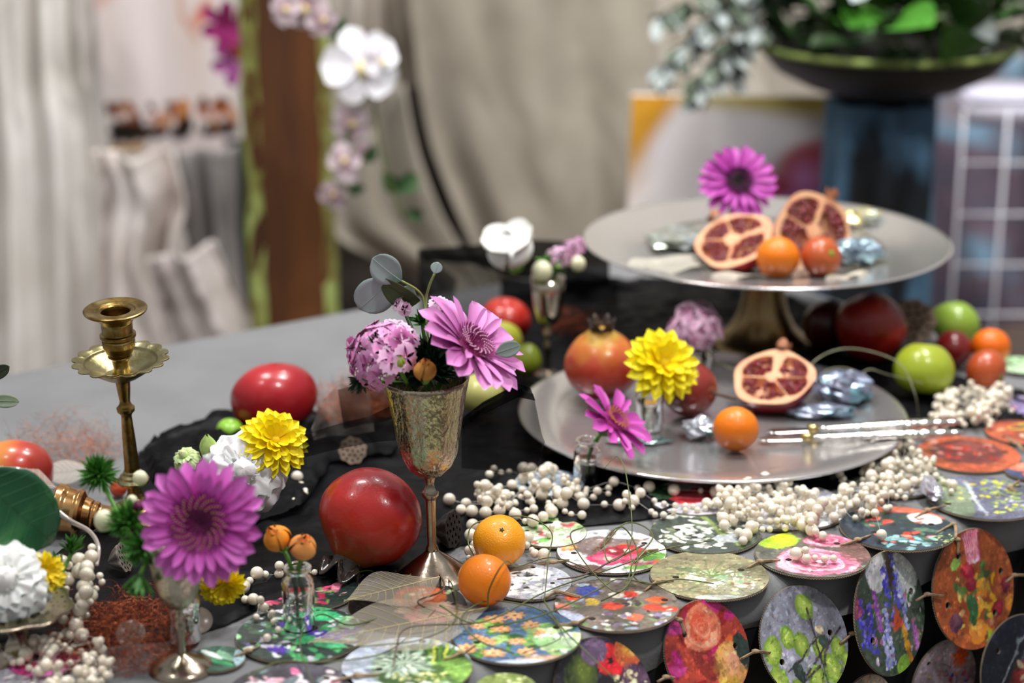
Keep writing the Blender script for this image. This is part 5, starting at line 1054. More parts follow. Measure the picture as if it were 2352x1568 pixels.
for x, y, s in ((-.35, .55, .2), (-.05, .7, .18), (-.6, .3, .15), (-.25, .2, .17), (.2, .35, .17), (-.45, -.25, .18), (.0, -.25, .16), (-.75, -.5, .2), (-.35, -.65, .19), (.15, -.6, .17), (.35, .05, .14), (-.6, -.1, .15)): flw(A, x, y, s, 8, '#e8a468', '#f4d4a8', '#c86a3c', sq=.85)
ell(A, .45, -.85, .5, .14, .1, '#caa890'); ell(A, .6, .7, .5, .3, -.4, '#3f5f80'); ell(A, .25, -.95, .6, .07, 0, '#c8d4e4')
disc(1187, 1457, 294, A, 'printed disc of peach daisies against blue in front of the oranges', holes=((-.62, -.28), (.62, .25)), N=140)
A = canvas('#b8bac2', '#a4a6b0', 6); scat(A, 13, 36, ['#f2f2ec', '#e4e4da', '#ffffff'], .1, .26, (-.2, .0, .6, .7)); scat(A, 14, 26, ['#3c4038', '#2c302c', '#5c5648'], .05, .16, (-.3, .1, .5, .7)); ell(A, .25, .55, .35, .2, -.3, '#f4f2ee'); ell(A, -.3, .75, .5, .15, .4, '#6a5e50')
disc(1215, 1335, 196, A, 'printed disc of white lilies behind the front orange', holes=((.55, -.1), (.1, .8)))
A = canvas('#c0cbe0', '#ccd6e8', 7); ell(A, .22, -.05, .85, .85, 0, '#3f5f34', c2='#2f4a2c'); ell(A, .6, -.3, .4, .6, 0, '#587a3c'); 
for k in range(13): a = k * .483; ell(A, -.1 + .3 * math.cos(a), .1 + .3 * math.sin(a) * .9, .3, .09, a, '#b8ccb4', soft=.4); ell(A, -.1 + .2 * math.cos(a), .1 + .2 * math.sin(a), .2, .03, a, '#4a5c48', soft=.5)
scat(A, 15, 60, ['#c9cf7c', '#e2e4a8', '#a4ac54'], .025, .06, (.2, -.5, .4, .3)); 
for k in range(6): ln(A, [(.3 + .09 * k, .1), (.36 + .09 * k, .9)], .035, '#c8d448' if k % 2 else '#5c8a2c')
ell(A, .8, -.1, .25, .5, .3, '#7aa44a'); scat(A, 16, 20, ['#e8ece4', '#a0b898'], .08, .18, (0, -.75, .6, .2))
disc(935, 1530, 300, A, 'printed pale blue disc with a silver and green leaf rosette at the bottom', holes=((-.42, -.1), (.2, .85)), N=140)
A = canvas('#3c4a44', '#2c3a38', 8); scat(A, 17, 130, ['#4fae6c', '#2f8a54', '#8ac88a', '#c8d4cc', '#e0dcec', '#1f3a2c', '#6a5c8a', '#a8b8b0'], .05, .17); 
for x, y in ((-.3, -.55), (.3, .0), (.75, .05), (.5, -.1), (-.2, .3)): flw(A, x, y, .2, 7, '#4a2aa0', '#6a44c0', '#3a1a60', sq=.8)
ell(A, .25, .65, .4, .2, -.2, '#3fc07c'); ell(A, .1, -.2, .2, .12, .6, '#48b878'); ell(A, .5, -.4, .3, .13, -.4, '#58c088'); ell(A, -.75, .35, .35, .6, .4, '#3a3a3c', .7); scat(A, 18, 30, ['#f0eef4', '#b8c8d8'], .03, .07)
disc(690, 1455, 292, A, 'printed dark green disc with purple blooms under the rosebud vial', holes=((-.7, -.35), (.2, .2)), N=140)
A = canvas('#2c3a34', '#1c2a2c', 9); ell(A, .4, .5, .5, .3, 0, '#7a9a94'); ell(A, .2, .85, .4, .3, .3, '#44803c'); scat(A, 19, 26, ['#e0326a', '#f04a7c', '#c82458', '#f48aa4'], .1, .32, (.0, -.1, .7, .6), el=.35); scat(A, 20, 12, ['#8a4a8a', '#6a8a4a', '#f4b4c4'], .1, .22, (.2, -.4, .6, .4), el=.3)
disc(700, 1350, 245, A, 'printed disc of hot pink lilies behind the rosebud vial', holes=((.75, -.3),))
A = canvas('#060607', '#0c0b0c', 10); ell(A, .2, .3, .5, .5, 0, '#b85a2c', c2='#d87a4c'); ell(A, .45, -.4, .5, .35, .2, '#d88a84', c2='#e8a098'); scat(A, 21, 20, ['#c8a48a', '#8a9a6a'], .08, .2, (.4, 0, .5, .6))
disc(935, 1388, 270, A, 'printed black and orange disc under the skeleton leaf', holes=((.8, .0),), z=.0042)
A = canvas('#1a1a20', '#0c0c10', 11); scat(A, 22, 90, ['#2c44c0', '#1a2c9a', '#4a64e0', '#101018'], .03, .06, (.2, -.3, .6, .5)); scat(A, 23, 10, ['#b8b0a0', '#6a5c4a'], .05, .2, (-.4, 0, .4, .6))
disc(880, 1332, 190, A, 'printed dark disc with cobalt specks under the goblet foot', holes=((-.6, -.2),), z=.0030)
A = canvas('#3c3a44', '#56525e', 12); scat(A, 24, 26, ['#f0b8c8', '#f6dce4', '#e87aa4', '#fbe8ee'], .08, .2, (-.1, .1, .7, .7)); scat(A, 25, 30, ['#4a5a5c', '#2c3638', '#6e8084'], .08, .26, (.2, -.1, .8, .8), el=.4); scat(A, 26, 12, ['#f4d0dc', '#f8e8ee'], .06, .12, (-.3, -.1, .5, .5))
disc(668, 1592, 300, A, 'printed charcoal disc with blush flowers at the bottom edge', holes=((.5, .5),))
A = canvas('#4c6a5c', '#2c4c40', 13); ell(A, .3, .2, .6, .2, -.9, '#7aa488'); ell(A, -.2, .3, .6, .15, -.7, '#c8d8cc'); ell(A, .2, -.3, .6, .14, -.5, '#3f8a5c'); ell(A, .85, 0, .25, .9, .2, '#9ab4bc')
disc(498, 1512, 128, A, 'small printed green leaf disc right of the small goblet foot', holes=((.6, -.3),))
A = canvas('#d86aae', '#c03a7c', 14); ell(A, -.3, .3, .8, .16, .2, '#e8a0cc'); ell(A, .2, -.3, .9, .25, .15, '#b01c4c', c2='#c83a6a'); ell(A, -.5, -.1, .5, .12, .1, '#f0bcd8')
disc(100, 1517, 160, A, 'printed magenta petal disc at the bottom left under the pearls', holes=((-.75, .1),))
A = canvas('#8c8c94', '#a09ea6', 15); scat(A, 27, 30, ['#c8c4cc', '#7a5a64', '#d0a8b4'], .1, .25)
disc(35, 1560, 190, A, 'printed grey mottled disc at the bottom left corner', holes=((-.6, .5),), z=.0034)
A = canvas('#5a5c52', '#6c6a60', 16); ell(A, -.55, .62, .42, .42, 0, '#a4c82c', c2='#dce82c'); rose(A, .35, .6, .42, ['#e88aa4', '#f4b8c8', '#d86a8c', '#c24a74'], .7, 1); rose(A, .05, -.35, .72, ['#f0b4c8', '#e07a9c', '#f8d8e2', '#e89ab4', '#c8587c'], .8, 2); ell(A, .75, .1, .3, .5, 0, '#8a5a54', .7)
disc(1866, 1272, 262, A, 'printed disc of pink ranunculus and a lime', holes=((-.45, -.25), (.5, .45)), N=130)
A = canvas('#dcdeec', '#e8eaf4', 17); scat(A, 28, 12, ['#1c2030', '#2a2e38'], .02, .05, (-.1, .35, .6, .5)); ell(A, -.5, -.3, .6, .5, 0, '#eef0f8')
disc(1800, 1160, 290, A, 'printed white disc with a few dark flecks under the big pearl heap', holes=((.1, .65), (.55, .1)))
A = canvas('#33444c', '#23323c', 18); scat(A, 29, 36, ['#3f5c4c', '#2f4a3c', '#5a7c62', '#243830'], .08, .24, (.1, .1, .8, .7)); ln(A, [(-.6, .9), (.3, .85), (.85, .5)], .18, '#d86a4c'); ell(A, .55, .4, .32, .25, -.5, '#f4eeea'); scat(A, 30, 22, ['#e05a4c', '#ee7a6a', '#d8442c'], .06, .13, (-.05, -.1, .55, .55)); scat(A, 31, 14, ['#7ab8bc', '#5a9a9c', '#a4d0d0'], .07, .16, (.1, -.65, .5, .25)); scat(A, 32, 20, ['#c8d478', '#e0e8a8'], .02, .05, (.7, -.5, .2, .3)); ell(A, -.75, -.2, .3, .6, .3, '#1e2c3c', c2='#2a3a4a')
disc(2062, 1212, 262, A, 'printed dark teal disc with coral blossoms and one white petal', holes=((-.45, -.2), (.62, .15)), N=120)
A = canvas('#6c6e84', '#5a5c70', 19); ell(A, -.55, 0, .35, .9, 0, '#7c8a70', c2='#9aa88a'); ln(A, [(-.2, .7), (-.15, -.8)], .05, '#c0c8cc'); scat(A, 33, 90, ['#8aa05c', '#a8bc6c', '#6c8450', '#d8d85c'], .03, .09, (.35, .1, .3, .8)); scat(A, 34, 26, ['#e8dc4c', '#d8c83c'], .03, .07, (-.1, .2, .6, .6)); ln(A, [(.4, -.2), (1, -.1)], .02, '#c4c8dc')
disc(2262, 1142, 265, A, 'printed slate disc with yellow green sprays near the right edge', holes=((-.7, -.3), (.7, .5)), N=110)
A = canvas('#c0613c', '#a8482c', 20); ell(A, 0, .1, .78, .72, 0, '#6c3430', c2='#9a4a40'); scat(A, 35, 26, ['#c83c2c', '#d88a7c', '#a82420', '#e0a494'], .06, .16, (-.1, .2, .6, .5))
disc(2225, 1042, 232, A, 'printed brick red disc with an orange rim at the right', holes=((.75, .1),), N=90)
A = canvas('#c8603c', '#8a3c2c', 21); ell(A, .2, .5, .6, .3, .4, '#d8a83c'); ell(A, .2, .5, .5, .1, .4, '#3a2a44'); scat(A, 36, 16, ['#e89a6c', '#c84a2c', '#f0c8a4'], .1, .25)
disc(2345, 992, 160, A, 'printed coral disc behind the brick red one at the right edge', holes=((-.6, -.4),), N=70)
A = canvas('#44506e', '#3a4464', 22); ell(A, -.1, .45, .8, .5, 0, '#e87a5c', c2='#f09a80'); ell(A, .1, -.4, .5, .5, 0, '#e8685a')
disc(2365, 1082, 110, A, 'printed blue and coral disc cut by the right edge', holes=((-.2, -.7),), N=70)
A = canvas('#4a5048', '#6c7468', 23); scat(A, 37, 40, ['#7a9c4c', '#a4b88a', '#e0e4d8', '#30402c'], .08, .22); ell(A, .1, -.75, .8, .2, 0, '#a8a4b0')
disc(2035, 1092, 262, A, 'printed grey green disc buried under the right pearl heap', holes=((-.5, -.3),), N=90)
A = canvas('#b8b4bc', '#d0ccd4', 24); ell(A, -.2, .0, .6, .4, .2, '#c8323c', c2='#e0606a'); ell(A, .35, .3, .5, .3, -.2, '#d84a58'); ell(A, -.7, .3, .3, .5, 0, '#3c5a3c'); ell(A, .5, -.5, .4, .2, 0, '#e8e4ec')
disc(1595, 1142, 210, A, 'printed red and white disc half under the middle of the pearls', holes=((-.6, .5),), N=80, z=.0070)
A = canvas('#7c8ea4', '#b8c4d0', 25); scat(A, 38, 40, ['#e8ecf0', '#4a5a6a', '#a8bccc'], .06, .2)
disc(1262, 1108, 160, A, 'printed blue and white disc behind the left end of the pearls', holes=((.6, .1),), N=70, z=.0080)
A = canvas('#9ac890', '#c8e4bc', 26); scat(A, 39, 50, ['#5a9a5c', '#e8f4e0', '#78b878'], .06, .18)
disc(2345, 838, 120, A, 'printed mint green disc at the far right beside the tomato', holes=((.2, .6),), N=70, z=.0065)
A = canvas('#7a6c98', '#a494bc', 27); scat(A, 40, 40, ['#5c4c80', '#e0c8dc', '#c8b8d8', '#d890a8'], .08, .22)
disc(2345, 932, 140, A, 'printed lilac disc behind the far right pearls', holes=((.2, .6),), N=70, z=.0062)
A = canvas('#e8ece0', '#a8c484', 28); scat(A, 41, 30, ['#5c9a3c', '#f4f6f0', '#c84a5a', '#7ab85c'], .08, .25)
disc(1262, 1222, 170, A, 'printed pale green and white disc behind the rear orange', holes=((-.6, .1),), N=70, z=.0055)
A = canvas('#8a9a54', '#6c7c3c', 29); scat(A, 42, 30, ['#b4c478', '#5a6a30', '#d4dca0'], .1, .25)
disc(1162, 1578, 140, A, 'printed olive green disc cut by the bottom edge', holes=((.6, .3),), N=80)
# --- discs leaning on the table's front edge
HG = 'printed discs hanging down the table front'
A = canvas('#201c24', '#2c2430', 31); ell(A, -.35, .35, .35, .5, -.5, '#3c4a24', c2='#6c7a2c'); ell(A, .0, -.25, .3, .35, .3, '#7a7a2c', c2='#a8983c'); flw(A, .35, .5, .34, 5, '#d8242c', '#b01420', '#1c1014', depth_=.2); ell(A, .1, .75, .3, .25, .3, '#6a5470'); ell(A, .75, .55, .3, .3, 0, '#e0683c', c2='#f0b43c'); ell(A, .75, -.15, .4, .5, 0, '#5a4058'); scat(A, 43, 50, ['#e8dcb0', '#c8b88a'], .03, .08, (.6, -.2, .3, .4)); flw(A, .2, -.75, .25, 6, '#e03424'); ell(A, -.6, -.4, .2, .2, 0, '#44306a')
disc(1388, 1588, 246, A, 'printed dark disc with red poppies hanging at the bottom middle', hang=True, lean=.75, holes=((-.3, -.2),), hpx=250, group=HG, N=120)
A = canvas('#9a2c28', '#c84a38', 32); scat(A, 44, 30, ['#e02c8a', '#f04ca4', '#c81c6c', '#a82020', '#e86a2c', '#5a1820'], .12, .34, el=.7); ell(A, .45, -.4, .42, .5, -.4, '#d8a050', c2='#e8a088'); ell(A, .2, -.8, .4, .2, .4, '#e8b040'); ell(A, -.1, -.15, .25, .5, .3, '#7a2420', .8); rose(A, .02, .48, .46, ['#f48a68', '#f8a484', '#ee7452', '#e05c40'], 1, 3); ell(A, .85, -.2, .2, .4, .2, '#2c3a34')
disc(1625, 1497, 214, A, 'printed disc with a coral rose and magenta petals hanging at the front', hang=True, lean=.5, holes=((-.42, .45), (.68, -.05), (-.72, -.5)), hpx=232, group=HG, N=150)
A = canvas('#8a8a98', '#a4a4b2', 33, 2); ell(A, .1, .6, .2, .8, .35, '#5c5a64', .7, .5); ell(A, .6, .55, .2, .7, .3, '#6c6a74', .6, .5)
for x, y, s in ((-.75, .0, .26), (-.78, -.55, .27), (-.35, .15, .2), (-.08, -.05, .22), (.2, .58, .22), (.05, -.7, .25), (.45, -.62, .26), (.3, -.2, .2), (.7, -.3, .2), (-.4, -.8, .2), (.85, -.6, .18)): ell(A, x, y, s * .85, s * 1.15, .1, '#7a9a34', 1, .1); ell(A, x, y, s * .72, s, .1, '#b4cc5c', .9, .7)
for pts in (((-.6, -.85), (.9, .05)), ((-.5, -.45), (.35, .0)), ((.1, -.9), (.55, -.1)), ((.25, .55), (.28, -.9)), ((-.9, -.95), (.2, -.5))): ln(A, pts, .035, '#3c3034')
ell(A, -.3, -.5, .13, .2, .3, '#2c3a34'); ell(A, .42, -.1, .1, .15, 0, '#3a4a44'); ell(A, .4, .12, .08, .08, 0, '#d8b88c')
disc(1848, 1472, 232, A, 'printed disc with fuzzy lime seed pods on grey hanging at the front', hang=True, lean=.5, holes=((-.62, -.22), (.62, .0)), hpx=248, group=HG, N=150)
A = canvas('#4a5a48', '#38463a', 34); ell(A, -.2, .8, .3, .4, 0, '#d8d8dc'); ell(A, .55, .45, .4, .5, 0, '#b8c0bc'); ell(A, .2, .7, .12, .5, 0, '#3c3028')
def spike(x, y0, y1, w_, pal, sd):
    rg = random.Random(sd)
    for _ in range(46): t_ = rg.random(); ell(A, x + rg.uniform(-w_, w_) * (1 - .6 * t_), y0 + (y1 - y0) * t_, .05, .04, 0, rg.choice(pal), soft=.4)
scat(A, 45, 70, ['#3f6a38', '#2c4c2c', '#6a8a4c', '#c8b8d0', '#a8688a'], .03, .1, (0, -.3, .9, .6))
BL = ['#3c38b0', '#5c50cc', '#4a48c0', '#7a70d8']; LV = ['#9aa0dc', '#b8b8e8', '#7c84c8']
for x, y0, y1, w_, pal, sd in ((-.8, -.3, .5, .1, BL, 1), (-.6, -.5, .35, .12, BL, 2), (.0, -.1, .8, .1, BL, 3), (.3, .0, .9, .11, BL, 4), (.38, -.4, .6, .08, LV, 5), (-.15, -.8, .1, .08, LV, 6), (-.3, -.85, -.3, .07, LV, 7), (-.9, .2, .7, .1, ['#a03a6c', '#c05a84'], 8), (-.35, -.2, .5, .08, ['#8a44a0', '#a868b8'], 9), (.3, -.95, -.3, .08, ['#e0a02c', '#d8902c'], 10), (.6, -.8, -.4, .08, ['#b05ab8', '#c880cc'], 11), (.15, -.3, -.05, .1, ['#d8542c'], 12)): spike(x, y0, y1, w_, pal, sd)
ell(A, .1, -.9, .2, .16, .3, '#8ab83c')
disc(2045, 1408, 190, A, 'printed disc of blue and purple delphiniums hanging near the table corner', hang=True, lean=.28, yaw=.24, push=.012, holes=((-.62, -.25), (.68, .15)), hpx=276, group=HG, N=150)
A = canvas('#a8562c', '#96481f', 35); ell(A, -.3, .6, .5, .05, .2, '#7a3a1c'); 
for k in range(14): ln(A, [(-.1 + .03 * k, .95), (-.02 + .02 * k, .45)], .025, '#d8487c' if k % 2 else '#f0b4c0')
scat(A, 46, 60, ['#e0b82c', '#d8a020', '#5a7a34', '#3c5a2c', '#c8a06a', '#8a4a2c', '#e8cf5c'], .05, .15, (.05, -.25, .5, .6)); 
for x, y, s, c, c2 in ((-.08, .33, .15, '#a8142c', '#d84a5c'), (-.05, .1, .15, '#8e1028', '#c03a50'), (.22, .0, .17, '#e0942c', '#f0b84c'), (.5, -.45, .15, '#8e1020', '#c83048'), (-.05, -.72, .22, '#e0882c', '#f0a44c'), (.85, -.45, .15, '#e0882c', '#f0a44c'), (.78, -.15, .13, '#7a1430', '#a83a54'), (.3, -.65, .1, '#b05a3c', '#d89a7c'), (-.55, -.45, .16, '#5a2c44', '#8a5a6c'), (.1, -.3, .11, '#e89a2c', '#f0b84c')): ell(A, x, y, s, s, 0, c, c2=c2)
ell(A, -.35, .5, .14, .1, .4, '#8aac4c'); ell(A, -.1, -.25, .14, .22, .2, '#2f5a34'); ell(A, -.15, -.5, .1, .14, 0, '#2c5a30'); ell(A, .3, -.9, .2, .1, .3, '#a8bc3c')
disc(2237, 1352, 205, A, 'printed terracotta disc piled with cherries, apricots and flowers', hang=True, lean=.28, yaw=.06, push=.004, holes=((-.25, .62), (.72, .12), (-.68, -.1), (.42, -.52)), hpx=268, group=HG, N=150)
A = canvas('#8a7a84', '#a89aa4', 36); scat(A, 47, 90, ['#a83a2c', '#d8682c', '#5a3a28', '#c8a44c', '#7a9a3c', '#a82a6c', '#3c2c80'], .03, .12, (.2, 0, .7, .8), kind='l'); scat(A, 48, 30, ['#c02a5c', '#44308a', '#e0702c', '#8a1c4c'], .06, .13, (.1, -.3, .7, .5)); flw(A, .5, .5, .3, 9, '#e0602c', '#c8441c')
disc(2168, 1568, 190, A, 'printed disc of tangled bright dried flowers low at the front right', hang=True, lean=.05, holes=((-.5, .6),), hpx=200, group=HG, N=120, push=.004)
A = canvas('#1c2230', '#141a28', 37); ell(A, .3, .4, .7, .12, .9, '#4a4e54'); ell(A, .2, -.3, .6, .5, 0, '#6a1c1c', c2='#8a2c2c'); scat(A, 49, 20, ['#b8a088', '#8a3a34', '#3c2420', '#d0b8a0'], .08, .22, (.3, -.3, .6, .5), el=.3); ln(A, [(-.6, -.2), (.0, .5), (.7, .8)], .03, '#8a9094')
disc(2345, 1540, 240, A, 'printed midnight blue and red disc in the bottom right corner', hang=True, lean=.25, push=.010, holes=((-.5, .5),), hpx=250, group=HG, N=120)
A = canvas('#b8a894', '#9a8a7c', 38); scat(A, 50, 30, ['#d8ccb8', '#8a7a6a', '#c8a088'], .1, .25)
disc(1995, 1625, 150, A, 'printed tan disc showing only its top at the bottom edge', hang=True, lean=.2, holes=((.5, .3),), hpx=150, group=HG, N=80)
A = canvas('#b8b4b0', '#8a867c', 39); ell(A, -.3, .2, .4, .5, 0, '#6c7a6c')
disc(2420, 1290, 130, A, 'printed pale disc sliver at the right edge beside the terracotta one', hang=True, lean=.28, holes=((-.8, -.4),), hpx=170, group=HG, N=80)
# raffia ties through the holes
m_raf = M('raffia', '#b49a78', '#8e7860', sc=80, rough=.9, bump=.4)
def hangpt(x, y, up=.006):
    d = ray(x, y); n0 = (-ey + Vector((0, 0, .4))).normalized(); q0 = ey * (NEAR + .035) + Vector((0, 0, TT - .035)) + n0 * (.043 + up); o_ = Vector((0, 0, CAM_H)); return o_ + d * ((q0 - o_).dot(n0) / d.dot(n0))
def tie(pts, label, hang=False):
    W = [hangpt(x, y) if hang else P(x, y, TT + .008) for x, y in pts]; o0 = W[0].copy()
    t = thing('raffia_tie', o0, label, 'tie', 'raffia ties between the discs'); W = [q - o0 for q in W]
    W[0].z -= .003; W[-1].z -= .003
    g = join(tube(W, .0016, 5, k=5), tube([q + Vector((.001, 0, .0012)) for q in W], .0011, 5, k=5)); mk('strand', g, m_raf, t)
    m_ = W[len(W) // 2]; mk('knot', xf(sphere(.0032, 10, 7), Matrix.Translation(m_ + Vector((0, 0, .001))) @ Matrix.Diagonal((1.5, 1, .8, 1))), m_raf, t)
for pts, lb in (([(1305, 1282), (1270, 1292), (1235, 1290)], 'left of the red flower disc'), ([(1510, 1258), (1480, 1268), (1455, 1288)], 'between the red flower disc and the white blossom disc'), ([(1545, 1330), (1510, 1335), (1480, 1352)], 'left of the tan disc'),
    ([(1715, 1300), (1745, 1290), (1790, 1282)], 'between the tan disc and the pink ranunculus disc'), ([(1930, 1248), (1970, 1240), (1998, 1225)], 'between the ranunculus disc and the teal disc'), ([(2150, 1220), (2190, 1205), (2195, 1230)], 'right of the teal disc'),
    ([(1090, 1478), (1060, 1500), (1020, 1510)], 'between the daisy disc and the leaf rosette disc'), ([(1275, 1430), (1320, 1432), (1350, 1412)], 'between the daisy disc and the poppy meadow disc'), ([(870, 1545), (820, 1552), (760, 1560)], 'left of the leaf rosette disc'),
    ([(595, 1480), (570, 1495), (540, 1502)], 'left of the purple bloom disc'), ([(1250, 1368), (1280, 1360), (1330, 1366)], 'right of the white lily disc'), ([(2170, 1158), (2130, 1172), (2100, 1185)], 'left of the slate disc'), ([(2340, 1100), (2320, 1120), (2335, 1125)], 'below the brick red disc'),
    ([(2310, 1000), (2335, 1020), (2352, 1030)], 'right of the brick red disc'), ([(60, 1508), (30, 1520), (0, 1530)], 'on the magenta petal disc')): tie(pts, 'raffia tie ' + lb)
for pts, lb in (([(1538, 1412), (1560, 1425), (1572, 1450)], 'above the coral rose disc'), ([(1700, 1508), (1735, 1497), (1768, 1494)], 'between the coral rose disc and the lime pod disc'), ([(1930, 1472), (1958, 1456), (1986, 1444)], 'between the lime pod disc and the delphinium disc'),
    ([(2104, 1374), (2130, 1366), (2165, 1364)], 'between the delphinium disc and the terracotta disc'), ([(2310, 1332), (2330, 1322), (2356, 1316)], 'right of the terracotta disc'), ([(1510, 1560), (1530, 1556), (1548, 1552)], 'lower left of the coral rose disc'), ([(2200, 1268), (2198, 1240), (2180, 1222)], 'above the terracotta disc')): tie(pts, 'raffia tie ' + lb, True)
# ================================================================== pearl garlands
m_pearl = M('pearl', '#f2ebdc', '#e8dec8', sc=40, rough=.2, coat=.8, sss=.15, film=320)
m_wire = M('clear bead thread', '#d8d4cc', rough=.3, metal=.3)
PB_, PM_, PS_ = .0078, .0055, .0039
PME = {r: mesh_of('pearl', sphere(r, 16 if r > .005 else 12, 10 if r > .005 else 8), m_pearl) for r in (PB_, .0066, PM_, .0046, PS_)}
placed = []
def settle(x, y, r, z0, cap=.05):
    z = z0 + r
    for (a, b_, c_, q) in placed:
        d2 = (x - a) ** 2 + (y - b_) ** 2; s = (r + q) * .92
        if d2 < s * s: z = max(z, c_ + math.sqrt(s * s - d2))
    return min(z, z0 + cap)
def garland(label, strands=(), heaps=(), seed=0, base=TT + .007, ground=None):
    """strands: (pixel path, spacing m, big ratio); heaps: (pixel polygon, count, cap)"""
    rg = random.Random(seed); first = None; pts_all = []; t = None; wires = []
    def put(x, y, r, cap, z0=None):
        nonlocal t
        zz = settle(x, y, r, z0 if z0 is not None else base, cap); placed.append((x, y, zz, r)); return Vector((x, y, zz))
    items = []
    for path, sp_, big in strands:
        W = smooth_path([P(q[0], q[1], q[2] if len(q) > 2 else base) for q in path], 10); z3 = any(len(q) > 2 for q in path); run = 0; prev = None; i = 0; L = 0; seq = []
        while i < len(W) - 1:
            r = rg.choices((PB_, .0066, PM_, .0046, PS_), (big, big * .6, .35, .6, 1))[0]
            gap = r * 2 * .97 if rg.random() < .62 else sp_ * rg.uniform(.8, 2.0)
            q = W[i].copy(); jx, jy = rg.uniform(-.003, .003), rg.uniform(-.003, .003)
            if z3: items.append((q + Vector((jx, jy, rg.uniform(-.002, .002))), r)); seq.append(items[-1][0])
            else: v = put(q.x + jx, q.y + jy, r, .03); items.append((v, r)); seq.append(v)
            d = 0
            while i < len(W) - 1 and d < gap: d += (W[i + 1] - W[i]).length; i += 1
        if len(seq) > 1: wires.append(tube(seq, .00028, 3, k=3, cap=False))
    for poly, cnt, cap in heaps:
        wp = [P(x, y, base) for x, y in poly]; wp2 = [(q.x, q.y) for q in wp]; xs = [q[0] for q in wp2]; ys = [q[1] for q in wp2]; k = 0; seq = []
        while k < cnt:
            x, y = rg.uniform(min(xs), max(xs)), rg.uniform(min(ys), max(ys))
            if not inpoly(x, y, wp2): continue
            r = rg.choices((PB_, .0066, PM_, .0046, PS_), (.09, .06, .18, .7, 1))[0]; v = put(x, y, r, cap); items.append((v, r)); k += 1
            seq.append(v)
        for j in range(0, len(seq) - 3, 5): wires.append(tube(sorted(seq[j:j + 4], key=lambda v: v.x), .00028, 3, k=4, cap=False))
    o0 = items[0][0].copy(); o0.z = TT; t = thing('pearl_garland', o0, label, 'pearl garland', 'pearl garlands')
    for v, r in items: o = inst('pearl', PME[r], t); o.location = v - o0
    V, Fc = join(*wires); tag(mk('thread', ([v - o0 for v in V], Fc), m_wire, t), kind='stuff')
    return len(items)
NP = 0
NP += garland('loose looping pearl garland beside the two oranges, between goblet and platter', strands=[
    ([(1035, 1160), (1075, 1165), (1130, 1160), (1180, 1150)], .012, 1.2), ([(1060, 1180), (1110, 1190), (1170, 1180), (1230, 1180)], .012, .9), ([(1120, 1100), (1170, 1090), (1230, 1098), (1290, 1110), (1340, 1135), (1400, 1128)], .016, .5),
    ([(1110, 1150), (1140, 1130), (1190, 1120), (1230, 1100)], .012, .5), ([(1200, 1100), (1235, 1140), (1262, 1160), (1262, 1190), (1240, 1200)], .014, .8), ([(1265, 1090), (1275, 1130), (1290, 1165), (1310, 1190), (1340, 1190)], .013, .9),
    ([(1250, 1150), (1320, 1170), (1400, 1165), (1430, 1180), (1470, 1160), (1510, 1155)], .016, .9), ([(1350, 1130), (1400, 1130), (1450, 1128), (1500, 1130)], .03, .2), ([(1080, 1220), (1085, 1260), (1080, 1290), (1110, 1280)], .013, .8),
    ([(1180, 1195), (1230, 1215), (1270, 1230), (1215, 1250), (1230, 1280), (1270, 1290)], .016, .7), ([(1300, 1120), (1330, 1150), (1370, 1150), (1400, 1140)], .015, .4), ([(1440, 1165), (1480, 1180), (1520, 1190)], .02, .3)],
    heaps=[([(1230, 1095), (1340, 1115), (1350, 1150), (1260, 1140)], 16, .02), ([(1040, 1150), (1240, 1120), (1250, 1180), (1080, 1200)], 34, .025)], seed=1)
NP += garland('dense pearl heap lying across the middle in front of the platter', strands=[
    ([(1530, 1165), (1580, 1170), (1640, 1165), (1700, 1160)], .01, .6), ([(1545, 1140), (1600, 1135), (1640, 1142), (1680, 1150)], .018, .6), ([(1520, 1190), (1560, 1180), (1620, 1175), (1660, 1170)], .012, .5),
    ([(1655, 1180), (1660, 1215), (1690, 1230), (1740, 1225)], .02, .4), ([(1700, 1250), (1760, 1220), (1820, 1210), (1880, 1240)], .02, .5), ([(1780, 1180), (1850, 1200), (1900, 1180), (1960, 1170)], .013, .5)],
    heaps=[([(1650, 1140), (1760, 1128), (1850, 1142), (1900, 1190), (1880, 1215), (1780, 1225), (1680, 1215), (1640, 1170)], 190, .020)], seed=2)
NP += garland('pearl heap right of the platter spilling toward the teal disc', strands=[
    ([(1900, 1085), (1925, 1100), (1940, 1130), (1925, 1170)], .02, .3), ([(1940, 1160), (1985, 1150), (2030, 1140), (2080, 1150)], .012, 1.0), ([(2000, 1165), (2010, 1190), (2020, 1210), (2022, 1250)], .03, .6),
    ([(1850, 1290), (1800, 1285), (1890, 1290), (1960, 1280)], .03, .1), ([(1895, 1240), (1860, 1235), (1870, 1215), (1930, 1190)], .012, .8), ([(2080, 1080), (2130, 1090), (2180, 1120), (2190, 1140)], .014, .3)],
    heaps=[([(1985, 1035), (2060, 1020), (2130, 1060), (2150, 1090), (2120, 1130), (2030, 1150), (1975, 1110)], 140, .020), ([(1920, 1140), (2040, 1120), (2060, 1170), (1960, 1200), (1900, 1180)], 50, .018)], seed=3)
NP += garland('blurred pearl heap at the upper right beyond the knives', strands=[([(2240, 975), (2270, 960), (2300, 950), (2330, 900)], .018, .4), ([(2120, 1000), (2160, 985), (2210, 975)], .012, .4)],
    heaps=[([(2125, 965), (2170, 915), (2240, 895), (2310, 910), (2330, 945), (2280, 985), (2220, 985), (2150, 990)], 150, .020)], seed=4)
